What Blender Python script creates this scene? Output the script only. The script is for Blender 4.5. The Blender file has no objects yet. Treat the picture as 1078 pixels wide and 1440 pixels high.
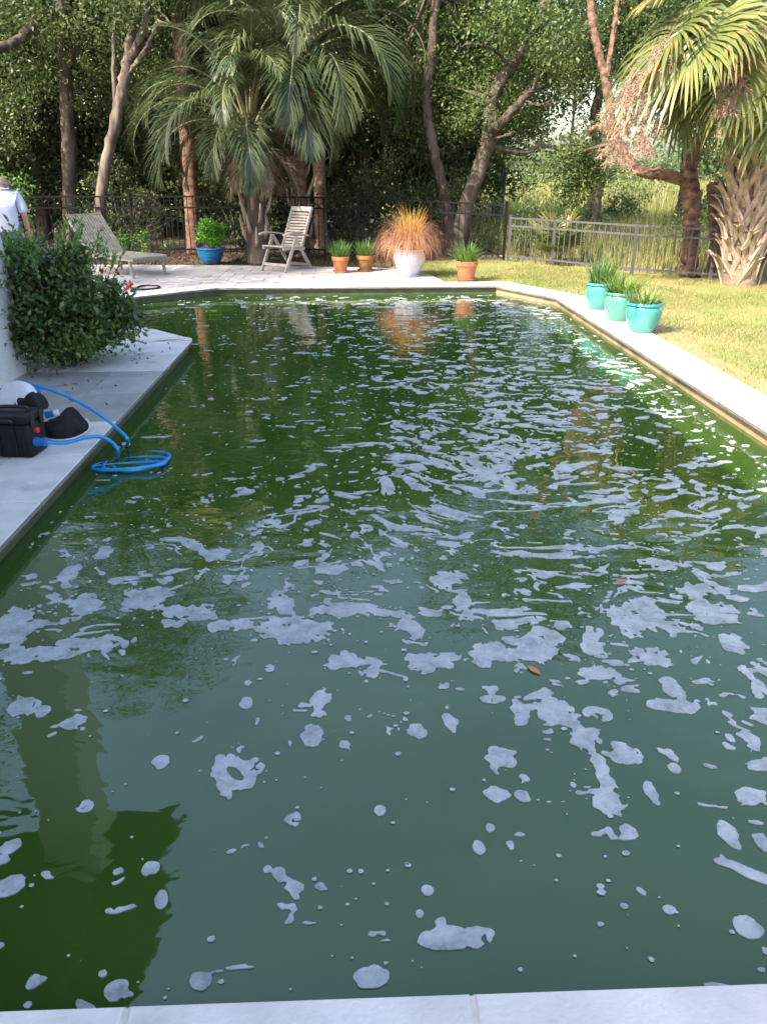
import bpy, bmesh, math, random
import numpy as np
from mathutils import Vector, Matrix
from mathutils.geometry import tessellate_polygon

SC = bpy.context.scene
COL = SC.collection
R = math.radians
PI = math.pi

# ------------------------------------------------------------------ camera, sky, sun, exposure
CAM_H, PITCH, YAW, FPX = 1.7, R(24.05), R(2.1), 1080.0      # FPX: focal length in pixels of a 1078 x 1440 picture
cam = bpy.data.cameras.new('camera')
cam.sensor_fit = 'VERTICAL'; cam.sensor_height = 36.0; cam.lens = FPX / 1440 * 36
cam.clip_start = 0.05; cam.clip_end = 2000
camo = bpy.data.objects.new('camera', cam); COL.objects.link(camo)
camo.location = (0, 0, CAM_H); camo.rotation_euler = (PI / 2 - PITCH, 0, -YAW)
SC.camera = camo

SUN_EL = R(44); SUN_AZ = math.atan2(-0.77, -0.64)
world = bpy.data.worlds.new('World'); SC.world = world; world.use_nodes = True
wn = world.node_tree
sky = wn.nodes.new('ShaderNodeTexSky'); sky.sky_type = 'NISHITA'; sky.sun_disc = False
sky.sun_elevation = SUN_EL; sky.sun_rotation = SUN_AZ % (2 * PI)
sky.air_density = 1.25; sky.dust_density = 3.2; sky.ozone_density = 1.2
wn.links.new(sky.outputs[0], wn.nodes['Background'].inputs[0])
wn.nodes['Background'].inputs[1].default_value = 0.15
sun = bpy.data.lights.new('sun', 'SUN'); sun.energy = 3.2; sun.angle = R(0.5); sun.color = (1.0, 0.9, 0.74)
suno = bpy.data.objects.new('sun', sun); COL.objects.link(suno)
sdir = Vector((-math.sin(SUN_AZ) * math.cos(SUN_EL), -math.cos(SUN_AZ) * math.cos(SUN_EL), -math.sin(SUN_EL)))
suno.rotation_euler = sdir.to_track_quat('-Z', 'Y').to_euler(); suno.location = (-8, -6, 14)
SC.view_settings.view_transform = 'Standard'; SC.view_settings.look = 'None'
SC.view_settings.gamma = 1.0; SC.view_settings.use_curve_mapping = False
SC.view_settings.exposure = 1.8
SC.cycles.max_bounces = 7; SC.cycles.diffuse_bounces = 3; SC.cycles.glossy_bounces = 3
SC.cycles.transparent_max_bounces = 6; SC.cycles.transmission_bounces = 3
SC.cycles.use_denoising = True
SC.cycles.sample_clamp_indirect = 6

# ------------------------------------------------------------------ helpers
def P(px, py, Y):
    """the point at depth Y that a picture point shows"""
    x = (px - 539) / FPX; yd = (py - 720) / FPX
    f = math.cos(PITCH) - yd * math.sin(PITCH); dn = math.sin(PITCH) + yd * math.cos(PITCH)
    X = x * math.cos(YAW) + f * math.sin(YAW); YY = -x * math.sin(YAW) + f * math.cos(YAW)
    t = Y / YY
    return Vector((X * t, Y, CAM_H - dn * t))

def G(px, py, z=0.0):
    """the point at height z that a picture point shows"""
    x = (px - 539) / FPX; yd = (py - 720) / FPX
    f = math.cos(PITCH) - yd * math.sin(PITCH); dn = math.sin(PITCH) + yd * math.cos(PITCH)
    X = x * math.cos(YAW) + f * math.sin(YAW); YY = -x * math.sin(YAW) + f * math.cos(YAW)
    t = (CAM_H - z) / dn
    return Vector((X * t, YY * t, z))

def to_px(X, Y, Z):
    a = X * math.cos(YAW) - Y * math.sin(YAW); b = X * math.sin(YAW) + Y * math.cos(YAW); dn = CAM_H - Z
    zc = b * math.cos(PITCH) + dn * math.sin(PITCH); yc = dn * math.cos(PITCH) - b * math.sin(PITCH)
    return 539 + FPX * a / zc, 720 + FPX * yc / zc

def tag(o, label=None, cat=None, group=None, kind=None):
    if label: o['label'] = label
    if cat: o['category'] = cat
    if group: o['group'] = group
    if kind: o['kind'] = kind
    return o

def empty(name, loc=(0, 0, 0), rz=0.0):
    o = bpy.data.objects.new(name, None); COL.objects.link(o)
    o.location = loc; o.rotation_euler = (0, 0, rz); o.empty_display_size = 0.1
    return o

def link(name, me, mat=None, parent=None, loc=None, rot=None, scale=None):
    o = bpy.data.objects.new(name, me); COL.objects.link(o)
    if mat is not None and len(me.materials) == 0: me.materials.append(mat)
    if parent is not None: o.parent = parent
    if loc is not None: o.location = loc
    if rot is not None: o.rotation_euler = rot
    if scale is not None: o.scale = scale if hasattr(scale, '__len__') else (scale,) * 3
    return o

def np_mesh(name, verts, faces_list, smooth=False):
    """verts (N,3); faces_list: list of int arrays (M,k)"""
    me = bpy.data.meshes.new(name)
    verts = np.asarray(verts, np.float32)
    faces_list = [np.asarray(f, np.int32) for f in faces_list if len(f)]
    nl = sum(f.size for f in faces_list); nf = sum(len(f) for f in faces_list)
    me.vertices.add(len(verts)); me.vertices.foreach_set('co', verts.ravel())
    me.loops.add(nl); me.polygons.add(nf)
    me.loops.foreach_set('vertex_index', np.concatenate([f.ravel() for f in faces_list]))
    st = []; s = 0
    for f in faces_list:
        st.append(s + np.arange(len(f)) * f.shape[1]); s += f.size
    me.polygons.foreach_set('loop_start', np.concatenate(st).astype(np.int32))
    if smooth: me.polygons.foreach_set('use_smooth', np.ones(nf, bool))
    me.update(calc_edges=True); me.validate()
    return me

class MB:
    def __init__(s): s.v = []; s.f = []
    def add(s, vs, fs):
        n = len(s.v); s.v += [Vector(v) for v in vs]; s.f += [tuple(i + n for i in f) for f in fs]; return s
    def box(s, c, size, rot=None, bev=0.0):
        hx, hy, hz = (d / 2 for d in size)
        if bev <= 0:
            vs = [Vector((x, y, z)) for z in (-hz, hz) for y in (-hy, hy) for x in (-hx, hx)]
            fs = [(0, 2, 3, 1), (4, 5, 7, 6), (0, 1, 5, 4), (2, 6, 7, 3), (0, 4, 6, 2), (1, 3, 7, 5)]
        else:
            b = min(bev, hx * .9, hy * .9, hz * .9)
            bm = bmesh.new(); bmesh.ops.create_cube(bm, size=1)
            for v in bm.verts: v.co = Vector((v.co.x * size[0], v.co.y * size[1], v.co.z * size[2]))
            bmesh.ops.bevel(bm, geom=list(bm.edges), offset=b, segments=2, affect='EDGES', profile=.5)
            bm.verts.index_update()
            vs = [v.co.copy() for v in bm.verts]; fs = [tuple(v.index for v in f.verts) for f in bm.faces]; bm.free()
        if rot is not None: vs = [rot @ v for v in vs]
        c = Vector(c)
        return s.add([v + c for v in vs], fs)
    def bar(s, a, b, w, h, up=(0, 0, 1)):
        """rectangular bar from a to b: w across, h along up"""
        a = Vector(a); b = Vector(b); d = (b - a); L = d.length; d.normalize()
        up = Vector(up); x = d.cross(up)
        if x.length < 1e-4: x = d.cross(Vector((1, 0, 0)))
        x.normalize(); z = x.cross(d)
        m = Matrix((x, d, z)).transposed()
        return s.box((a + b) / 2, (w, L, h), m)
    def tube(s, path, rad, n=8, cap=True):
        path = [Vector(p) for p in path]
        if not hasattr(rad, '__len__'): rad = [rad] * len(path)
        base = len(s.v); prev = None
        for i, p in enumerate(path):
            d = (path[min(i + 1, len(path) - 1)] - path[max(i - 1, 0)]).normalized()
            if prev is None:
                x = d.cross(Vector((0, 0, 1)))
                if x.length < .05: x = d.cross(Vector((1, 0, 0)))
            else: x = prev - d * prev.dot(d)
            x.normalize(); prev = x; y = d.cross(x)
            for k in range(n):
                a = 2 * PI * k / n
                s.v.append(p + (x * math.cos(a) + y * math.sin(a)) * rad[i])
        for i in range(len(path) - 1):
            for k in range(n):
                k2 = (k + 1) % n
                s.f.append((base + i * n + k, base + i * n + k2, base + (i + 1) * n + k2, base + (i + 1) * n + k))
        if cap:
            s.f.append(tuple(base + k for k in reversed(range(n))))
            s.f.append(tuple(base + (len(path) - 1) * n + k for k in range(n)))
        return s
    def lathe(s, prof, n=32, c=(0, 0, 0), close=True):
        base = len(s.v); c = Vector(c)
        for r, z in prof:
            for k in range(n):
                a = 2 * PI * k / n
                s.v.append(c + Vector((r * math.cos(a), r * math.sin(a), z)))
        for i in range(len(prof) - 1):
            for k in range(n):
                k2 = (k + 1) % n
                s.f.append((base + i * n + k, base + i * n + k2, base + (i + 1) * n + k2, base + (i + 1) * n + k))
        if close:
            s.f.append(tuple(base + k for k in reversed(range(n))))
            s.f.append(tuple(base + (len(prof) - 1) * n + k for k in range(n)))
        return s
    def prism(s, poly, z0, z1, cham=0.0):
        """vertical prism over a convex polygon, top edge chamfered"""
        n = len(poly); c = sum((Vector(p) for p in poly), Vector((0, 0))) / n
        vs = [Vector((p[0], p[1], z0)) for p in poly] + [Vector((p[0], p[1], z1 - cham)) for p in poly]
        if cham > 0:
            for p in poly:
                d = Vector(p) - c; d = d * (1 - cham * 1.4 / max(d.length, .01)); q = c + d
                vs.append(Vector((q.x, q.y, z1)))
        fs = [tuple(reversed(range(n)))]
        for r in range(2 if cham > 0 else 1):
            for k in range(n):
                k2 = (k + 1) % n
                fs.append((r * n + k, r * n + k2, (r + 1) * n + k2, (r + 1) * n + k))
        t = (2 if cham > 0 else 1) * n
        fs.append(tuple(t + k for k in range(n)))
        return s.add(vs, fs)
    def mesh(s, name, smooth=False, angle=None):
        me = bpy.data.meshes.new(name); me.from_pydata([tuple(v) for v in s.v], [], s.f)
        if smooth:
            me.polygons.foreach_set('use_smooth', np.ones(len(me.polygons), bool))
            if angle: me.set_sharp_from_angle(angle=R(angle))
        me.update(); return me
    def build(s, name, mat, parent=None, smooth=False, angle=40, **kw):
        return link(name, s.mesh(name, smooth, angle), mat, parent, **kw)

def smoothpath(pts, n=6):
    """Catmull-Rom through pts"""
    pts = [Vector(p) for p in pts]; out = []
    for i in range(len(pts) - 1):
        p0 = pts[max(i - 1, 0)]; p1 = pts[i]; p2 = pts[i + 1]; p3 = pts[min(i + 2, len(pts) - 1)]
        for k in range(n):
            t = k / n
            out.append(0.5 * ((2 * p1) + (p2 - p0) * t + (2 * p0 - 5 * p1 + 4 * p2 - p3) * t * t + (3 * p1 - p0 - 3 * p2 + p3) * t ** 3))
    out.append(pts[-1]); return out

def lerp_list(a, n):
    x = np.linspace(0, len(a) - 1, n); return list(np.interp(x, range(len(a)), a))

# ------------------------------------------------------------------ value noise (numpy)
def vnoise(x, y, seed=0):
    rng = np.random.RandomState(seed); T = rng.rand(256, 256)
    xi = np.floor(x).astype(int); yi = np.floor(y).astype(int); fx = x - xi; fy = y - yi
    fx = fx * fx * fx * (fx * (fx * 6 - 15) + 10); fy = fy * fy * fy * (fy * (fy * 6 - 15) + 10)
    a = T[xi % 256, yi % 256]; b = T[(xi + 1) % 256, yi % 256]; c = T[xi % 256, (yi + 1) % 256]; d = T[(xi + 1) % 256, (yi + 1) % 256]
    return (a * (1 - fx) + b * fx) * (1 - fy) + (c * (1 - fx) + d * fx) * fy
def fbm(x, y, seed=0, oct=3, g=.5):
    s = 0; a = 1; t = 0
    for o in range(oct):
        s = s + a * vnoise(x * 2 ** o + o * 17.3, y * 2 ** o + o * 9.1, seed + o); t += a; a *= g
    return s / t

# ------------------------------------------------------------------ materials
def pm(name, c1, c2=None, scale=8.0, rough=.7, bump=0.0, bscale=None, rand=0.0, island=0.0, spec=.5, trans=0.0, detail=4.0,
       coat=0.0, stretch=None, c3=None, c3scale=1.2, c3amt=(.45, .65), metal=0.0, coords='Object', roughvar=0.0, tcol=None):
    m = bpy.data.materials.new(name); m.use_nodes = True
    nt = m.node_tree; N = nt.nodes; L = nt.links; bs = N['Principled BSDF']
    tc = N.new('ShaderNodeTexCoord'); src = tc.outputs[coords]
    if coords == 'World':
        pass
    if stretch:
        mp = N.new('ShaderNodeMapping'); mp.inputs['Scale'].default_value = stretch; L.new(src, mp.inputs[0]); src = mp.outputs[0]
    def noise(sc, det=detail):
        n = N.new('ShaderNodeTexNoise'); n.inputs['Scale'].default_value = sc; n.inputs['Detail'].default_value = det
        L.new(src, n.inputs['Vector']); return n
    def mixc(f, a, b, mode='MIX'):
        x = N.new('ShaderNodeMix'); x.data_type = 'RGBA'; x.blend_type = mode
        if f is not None:
            if isinstance(f, float): x.inputs[0].default_value = f
            else: L.new(f, x.inputs[0])
        for v, i in ((a, 6), (b, 7)):
            if isinstance(v, tuple): x.inputs[i].default_value = v + (1,) if len(v) == 3 else v
            else: L.new(v, x.inputs[i])
        return x.outputs[2]
    col = c1
    if c2 is not None:
        n = noise(scale); r = N.new('ShaderNodeMapRange'); r.inputs[1].default_value = .35; r.inputs[2].default_value = .65
        L.new(n.outputs[0], r.inputs[0]); col = mixc(r.outputs[0], c1, c2)
    if c3 is not None:
        n = noise(c3scale, 6); r = N.new('ShaderNodeMapRange'); r.inputs[1].default_value = c3amt[0]; r.inputs[2].default_value = c3amt[1]
        L.new(n.outputs[0], r.inputs[0]); col = mixc(r.outputs[0], col, c3)
    for amt, kind in ((rand, 'o'), (island, 'i')):
        if amt:
            if kind == 'o': s = N.new('ShaderNodeObjectInfo').outputs['Random']
            else: s = N.new('ShaderNodeNewGeometry').outputs['Random Per Island']
            hs = N.new('ShaderNodeHueSaturation')
            r = N.new('ShaderNodeMapRange'); r.inputs[3].default_value = 1 - amt; r.inputs[4].default_value = 1 + amt; L.new(s, r.inputs[0]); L.new(r.outputs[0], hs.inputs['Value'])
            r2 = N.new('ShaderNodeMapRange'); r2.inputs[3].default_value = .5 + amt * .07; r2.inputs[4].default_value = .5 - amt * .07; L.new(s, r2.inputs[0]); L.new(r2.outputs[0], hs.inputs['Hue'])
            if isinstance(col, tuple): hs.inputs['Color'].default_value = col + (1,)
            else: L.new(col, hs.inputs['Color'])
            col = hs.outputs[0]
    if isinstance(col, tuple): bs.inputs['Base Color'].default_value = col + (1,)
    else: L.new(col, bs.inputs['Base Color'])
    bs.inputs['Roughness'].default_value = rough; bs.inputs['Specular IOR Level'].default_value = spec
    bs.inputs['Metallic'].default_value = metal; bs.inputs['Coat Weight'].default_value = coat; bs.inputs['Coat Roughness'].default_value = .12
    if roughvar:
        n = noise(scale * .7); r = N.new('ShaderNodeMapRange'); r.inputs[3].default_value = rough - roughvar; r.inputs[4].default_value = rough + roughvar
        L.new(n.outputs[0], r.inputs[0]); L.new(r.outputs[0], bs.inputs['Roughness'])
    if bump:
        n = noise(bscale or scale * 3, 5); b = N.new('ShaderNodeBump'); b.inputs['Strength'].default_value = min(1, bump); b.inputs['Distance'].default_value = .01 * max(1, bump)
        L.new(n.outputs[0], b.inputs['Height']); L.new(b.outputs[0], bs.inputs['Normal'])
    if trans:
        t = N.new('ShaderNodeBsdfTranslucent'); mx = N.new('ShaderNodeMixShader'); mx.inputs[0].default_value = trans
        if isinstance(col, tuple): t.inputs[0].default_value = col + (1,)
        else: L.new(col, t.inputs[0])
        L.new(bs.outputs[0], mx.inputs[1]); L.new(t.outputs[0], mx.inputs[2]); L.new(mx.outputs[0], N['Material Output'].inputs[0])
    return m

M = {}
M['coping'] = pm('coping', (.68, .64, .62), (.57, .535, .52), 5, .8, .3, 60, rand=.05, c3=(.36, .345, .33), c3scale=3.4, c3amt=(.58, .78))
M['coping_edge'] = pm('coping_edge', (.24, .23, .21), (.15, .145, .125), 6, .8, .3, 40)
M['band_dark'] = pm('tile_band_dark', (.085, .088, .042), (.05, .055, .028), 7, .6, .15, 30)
M['deck'] = pm('deck_stone', (.66, .63, .615), (.55, .52, .51), 4, .8, .25, 50, rand=.07, c3=(.36, .35, .34), c3scale=2.0, c3amt=(.55, .75))
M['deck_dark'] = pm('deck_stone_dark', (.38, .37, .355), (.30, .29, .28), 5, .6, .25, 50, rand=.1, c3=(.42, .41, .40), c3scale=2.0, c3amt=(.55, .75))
M['paver'] = pm('paver', (.52, .47, .43), (.44, .40, .37), 6, .85, .3, 60, rand=.07, c3=(.30, .25, .22), c3scale=1.2, c3amt=(.5, .7))
M['joint'] = pm('joint_sand', (.66, .63, .58), (.52, .49, .44), 20, .9, .3, 200)
M['joint_dark'] = pm('joint_dark', (.44, .39, .36), (.34, .30, .27), 20, .95, .3, 200)
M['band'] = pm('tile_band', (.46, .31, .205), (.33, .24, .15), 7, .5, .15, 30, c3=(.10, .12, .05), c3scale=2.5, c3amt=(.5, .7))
M['plaster'] = pm('pool_plaster', (.10, .16, .06), (.07, .12, .04), 3, .8)
M['soil'] = pm('soil', (.085, .058, .042), (.05, .036, .028), 9, .95, .8, 40, c3=(.13, .09, .065), c3scale=3)
M['lawn'] = pm('lawn', (.19, .215, .055), (.25, .225, .075), 2.2, .9, .6, 90, c3=(.38, .27, .14), c3scale=.55, c3amt=(.52, .7))
M['worn'] = pm('worn_turf', (.36, .25, .14), (.28, .22, .09), 5, .95, .6, 80, c3=(.22, .23, .07), c3scale=3, c3amt=(.5, .65))
M['meadow'] = pm('meadow', (.26, .25, .075), (.32, .26, .09), .35, .95, .6, 20, c3=(.22, .26, .07), c3scale=.12)
M['stucco'] = pm('stucco', (.78, .76, .74), (.64, .62, .60), 60, .95, .9, 90)
M['roof'] = pm('roof_shingle', (.10, .09, .085), (.07, .065, .06), 8, .9, .4, 40)
M['soffit'] = pm('soffit', (.10, .085, .07), (.08, .07, .06), 5, .8)
M['bark'] = pm('bark', (.12, .088, .066), (.035, .027, .021), 9, .95, 1.0, 22, stretch=(1, 1, .25), c3=(.155, .125, .105), c3scale=2.0, c3amt=(.5, .7))  # strong mottle: bark texture plus light and shadow dapples put into the colour
M['bark_pale'] = pm('bark_pale', (.20, .155, .125), (.06, .046, .038), 9, .95, 1.0, 22, stretch=(1, 1, .25))  # dark noise tone carries painted shade dapples as well as bark texture
M['bark_red'] = pm('bark_red', (.24, .13, .09), (.07, .042, .03), 9, .95, 1.0, 25, stretch=(1, 1, 1.5))  # contrast covers rough bark and dappled light painted into the colour
M['palm_trunk'] = pm('palm_trunk', (.32, .215, .16), (.2, .135, .1), 7, .95, 1.0, 30, stretch=(1, 1, 3))
M['boot'] = pm('palm_boot', (.44, .335, .26), (.31, .22, .165), 14, .9, .6, 50, rand=.2, stretch=(2, 2, .6))
M['oakleaf'] = pm('oak_leaf', (.082, .128, .040), (.125, .170, .06), .8, .45, island=.5, spec=.4, trans=.4)
M['oakleaf2'] = pm('oak_leaf_bright', (.095, .15, .04), (.125, .18, .055), .8, .45, island=.45, spec=.4, trans=.35)
M['darkleaf'] = pm('dark_leaf', (.064, .098, .040), (.105, .13, .056), .6, .5, island=.5, spec=.35, trans=.35)
M['brownleaf'] = pm('brown_leaf', (.13, .085, .05), (.085, .075, .035), .6, .6, island=.5, spec=.2, trans=.25)
M['bushleaf'] = pm('bush_leaf', (.062, .115, .026), (.10, .165, .04), 1.6, .32, island=.5, spec=.5, trans=.2)
M['shootleaf'] = pm('shoot_leaf', (.19, .32, .08), (.14, .26, .06), 4, .35, island=.35, spec=.5, trans=.3)
M['hedge'] = pm('hedge_leaf', (.06, .15, .025), (.09, .2, .035), 1.5, .4, island=.45, spec=.4, trans=.3)
M['pindo'] = pm('feather_leaf', (.056, .084, .028), (.082, .108, .042), 2, .42, rand=.3, spec=.5, trans=.22)
M['pindo_stem'] = pm('frond_stem', (.16, .17, .085), (.22, .19, .11), 6, .5, rand=.2)
M['deadfrond'] = pm('dead_frond', (.30, .22, .15), (.2, .15, .1), 8, .9, rand=.25, trans=.15)
M['sabal'] = pm('fan_leaf', (.19, .215, .055), (.125, .165, .05), 3, .42, rand=.25, spec=.5, trans=.3, c3=(.33, .26, .09), c3scale=2.0, c3amt=(.52, .7))
M['stalk'] = pm('flower_stalk', (.47, .32, .25), (.38, .25, .19), 6, .9, rand=.15, island=.2, trans=.2)
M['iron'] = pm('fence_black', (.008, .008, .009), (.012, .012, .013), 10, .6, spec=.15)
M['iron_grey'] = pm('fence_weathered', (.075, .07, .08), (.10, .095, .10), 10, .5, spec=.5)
M['teak'] = pm('weathered_teak', (.40, .34, .30), (.31, .265, .235), 9, .8, .4, 60, rand=.1, stretch=(1, 1, 1))
M['cord'] = pm('lounger_strap', (.31, .285, .225), (.25, .23, .18), 8, .75, rand=.08)
M['terra'] = pm('terracotta', (.46, .17, .075), (.36, .13, .06), 6, .85, .2, 50, rand=.08, c3=(.5, .30, .2), c3scale=4, c3amt=(.55, .75))
M['terra_moss'] = pm('terracotta_mossy', (.30, .135, .05), (.2, .12, .04), 5, .85, .2, 50)
M['turq'] = pm('turquoise_glaze', (.075, .33, .275), (.055, .27, .245), 4, .22, .08, 14, coat=.5, c3=(.05, .25, .30), c3scale=3.5, c3amt=(.5, .68))
M['turq2'] = pm('turquoise_glaze_green', (.09, .34, .255), (.07, .28, .23), 4, .25, .08, 14, coat=.5, c3=(.14, .33, .26), c3scale=3.0)
M['turqblue'] = pm('turquoise_rim', (.045, .26, .32), (.06, .31, .32), 8, .22, coat=.5)
M['blueglaze'] = pm('blue_glaze', (.02, .16, .34), (.015, .11, .27), 8, .25, .1, 20, coat=.5)
M['whiteglaze'] = pm('white_glaze', (.60, .60, .68), (.5, .51, .60), 5, .25, .1, 15, coat=.4, c3=(.36, .40, .58), c3scale=4, c3amt=(.55, .75))
M['potsoil'] = pm('pot_soil', (.05, .035, .025), (.03, .022, .018), 20, .95, .8, 60)
M['grass'] = pm('grass_blade', (.17, .23, .05), (.25, .255, .08), 1.6, .7, island=.35, trans=.3, c3=(.40, .30, .14), c3scale=.6, c3amt=(.5, .7))
M['reed'] = pm('reed', (.31, .30, .10), (.22, .24, .075), .6, .8, island=.4, trans=.3)
M['daylily'] = pm('strap_leaf', (.075, .17, .035), (.11, .21, .05), 6, .45, island=.35, trans=.3)
M['limeleaf'] = pm('lime_leaf', (.16, .27, .045), (.11, .22, .04), 6, .45, island=.35, trans=.3)
M['limeshrub'] = pm('lime_shrub', (.13, .34, .035), (.09, .26, .03), 6, .45, island=.35, trans=.35)
M['strawgold'] = pm('golden_blade', (.62, .36, .07), (.48, .31, .07), 6, .6, island=.3, trans=.35)
M['strawpink'] = pm('pink_straw', (.60, .34, .20), (.50, .26, .15), 6, .75, island=.3, trans=.3)
M['blackcase'] = pm('case_plastic', (.006, .006, .008), (.010, .010, .012), 30, .5, .1, 200, spec=.25)
M['rubber'] = pm('black_rubber', (.015, .015, .016), None, rough=.6)
M['blackcloth'] = pm('black_cloth', (.006, .006, .007), (.011, .011, .013), 30, .9, .4, 300)
M['whiteplastic'] = pm('white_plastic', (.72, .72, .76), (.62, .62, .68), 8, .4)
M['bluehose'] = pm('blue_hose', (.012, .22, .56), (.015, .26, .62), 8, .3, spec=.6)
M['bluefit'] = pm('blue_fitting', (.01, .12, .38), (.012, .15, .44), 10, .4)
M['redplastic'] = pm('red_plastic', (.62, .035, .02), (.5, .03, .02), 9, .45)
M['skin'] = pm('skin', (.50, .27, .19), (.43, .22, .155), 12, .55)
M['hair'] = pm('grey_hair', (.40, .36, .33), (.3, .27, .25), 40, .8)
M['shirt'] = pm('shirt_cloth', (.60, .62, .78), (.53, .55, .72), 5, .9, .3, 14)
M['jeans'] = pm('jeans_cloth', (.035, .062, .12), (.05, .085, .15), 20, .9, .2, 60)
M['leather'] = pm('shoe', (.06, .045, .035), None, rough=.6)
M['redleaf'] = pm('fallen_leaf', (.45, .16, .09), (.35, .14, .07), 20, .6)

# water: green algae body, clear gloss on top, ripples in the surface
def water_material():
    m = bpy.data.materials.new('pool_water'); m.use_nodes = True
    nt = m.node_tree; N = nt.nodes; L = nt.links
    for n in list(N):
        if n.type != 'OUTPUT_MATERIAL': N.remove(n)
    out = [n for n in N if n.type == 'OUTPUT_MATERIAL'][0]
    tc = N.new('ShaderNodeTexCoord')
    def noise(sc, det, st=(1, 1, 1), dist=0.0):
        mp = N.new('ShaderNodeMapping'); mp.inputs['Scale'].default_value = st; L.new(tc.outputs['Object'], mp.inputs[0])
        n = N.new('ShaderNodeTexNoise'); n.inputs['Scale'].default_value = sc; n.inputs['Detail'].default_value = det; n.inputs['Distortion'].default_value = dist
        L.new(mp.outputs[0], n.inputs['Vector']); return n.outputs[0]
    mixc = N.new('ShaderNodeMix'); mixc.data_type = 'RGBA'
    r = N.new('ShaderNodeMapRange'); r.inputs[1].default_value = .35; r.inputs[2].default_value = .7
    L.new(noise(.55, 4, (1, 1, 1), .8), r.inputs[0]); L.new(r.outputs[0], mixc.inputs[0])
    mixc.inputs[6].default_value = (.034, .086, .012, 1); mixc.inputs[7].default_value = (.058, .118, .022, 1)
    dif = N.new('ShaderNodeBsdfDiffuse'); L.new(mixc.outputs[2], dif.inputs[0])
    tr = N.new('ShaderNodeBsdfTransparent'); tr.inputs[0].default_value = (.30, .62, .22, 1)
    body = N.new('ShaderNodeMixShader'); body.inputs[0].default_value = .28
    L.new(dif.outputs[0], body.inputs[1]); L.new(tr.outputs[0], body.inputs[2])
    add = N.new('ShaderNodeMath'); add.operation = 'ADD'
    a1 = N.new('ShaderNodeMath'); a1.operation = 'MULTIPLY'; a1.inputs[1].default_value = 1.0
    L.new(noise(2.2, 2, (.55, 1.0, 1), .5), a1.inputs[0])
    a2 = N.new('ShaderNodeMath'); a2.operation = 'MULTIPLY'; a2.inputs[1].default_value = .22
    L.new(noise(9, 2, (.6, 1, 1), .3), a2.inputs[0])
    L.new(a1.outputs[0], add.inputs[0]); L.new(a2.outputs[0], add.inputs[1])
    b = N.new('ShaderNodeBump'); b.inputs['Strength'].default_value = 1.0; b.inputs['Distance'].default_value = .0075
    L.new(add.outputs[0], b.inputs['Height'])
    gl = N.new('ShaderNodeBsdfGlossy'); gl.inputs['Roughness'].default_value = .025; gl.inputs[0].default_value = (1, 1, 1, 1)
    L.new(b.outputs[0], gl.inputs['Normal'])
    fr = N.new('ShaderNodeFresnel'); fr.inputs[0].default_value = 1.72; L.new(b.outputs[0], fr.inputs['Normal'])
    fin = N.new('ShaderNodeMixShader'); L.new(fr.outputs[0], fin.inputs[0]); L.new(body.outputs[0], fin.inputs[1]); L.new(gl.outputs[0], fin.inputs[2])
    L.new(fin.outputs[0], out.inputs[0])
    return m
M['water'] = water_material()

def foam_material():
    m = pm('foam', (.47, .50, .53), (.38, .42, .45), 22, .4, .35, 240, spec=.5, c3=(.28, .34, .33), c3scale=45, c3amt=(.56, .72))
    # thin film: fine bubbles let some of the water show through
    N = m.node_tree.nodes; L = m.node_tree.links; out = N['Material Output']; bs = N['Principled BSDF']
    tc = N.new('ShaderNodeTexCoord'); n1 = N.new('ShaderNodeTexNoise'); n1.inputs['Scale'].default_value = 9; n1.inputs['Detail'].default_value = 8; n1.inputs['Roughness'].default_value = .75
    L.new(tc.outputs['Object'], n1.inputs['Vector']); r = N.new('ShaderNodeMapRange'); r.inputs[1].default_value = .42; r.inputs[2].default_value = .72; r.inputs[3].default_value = .05; r.inputs[4].default_value = .6
    L.new(n1.outputs[0], r.inputs[0]); t = N.new('ShaderNodeBsdfTransparent'); mx = N.new('ShaderNodeMixShader')
    L.new(r.outputs[0], mx.inputs[0]); L.new(bs.outputs[0], mx.inputs[1]); L.new(t.outputs[0], mx.inputs[2]); L.new(mx.outputs[0], out.inputs[0])
    return m
M['foam'] = foam_material()

# ------------------------------------------------------------------ pool, coping, decks, ground
WATER_Z = -0.125
POOL = [(-1.77, 1.135), (2.91, 1.135), (2.91, 11.38), (2.25, 12.64), (-2.15, 12.54), (-3.14, 11.75), (-3.55, 11.05), (-3.55, 10.0), (-2.36, 9.16), (-1.92, 8.70), (-1.80, 8.60), (-1.77, 8.46)]

def offset_poly(poly, d):
    """CCW polygon moved outwards by d, mitred"""
    n = len(poly); out = []
    for i in range(n):
        p0 = Vector(poly[i - 1]); p1 = Vector(poly[i]); p2 = Vector(poly[(i + 1) % n])
        e1 = (p1 - p0).normalized(); e2 = (p2 - p1).normalized()
        n1 = Vector((e1.y, -e1.x)); n2 = Vector((e2.y, -e2.x))
        b = (n1 + n2); b = b / max(b.length_squared, .2) * 2
        if b.length > 1.8: b = b.normalized() * 1.8
        out.append(tuple(p1 + b * d))
    return out

def sheet(name, outer, holes, z, mat, kind='structure', parent=None):
    loops = [[Vector((x, y, 0)) for x, y in outer]] + [[Vector((x, y, 0)) for x, y in h] for h in holes]
    flat = [(v.x, v.y, z) for l in loops for v in l]
    tris = tessellate_polygon(loops)
    me = bpy.data.meshes.new(name); me.from_pydata(flat, [], [tuple(t) for t in tris]); me.update()
    bm = bmesh.new(); bm.from_mesh(me); bmesh.ops.recalc_face_normals(bm, faces=bm.faces)
    for f in bm.faces:
        if f.normal.z < 0: f.normal_flip()
    bm.to_mesh(me); bm.free()
    return tag(link(name, me, mat, parent), kind=kind)

wall_poly = offset_poly(POOL, .05)
sheet('ground', [(-900, -500), (900, -500), (900, 1500), (-900, 1500)], [offset_poly(POOL, .12)], -.07, M['soil'])

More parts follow.
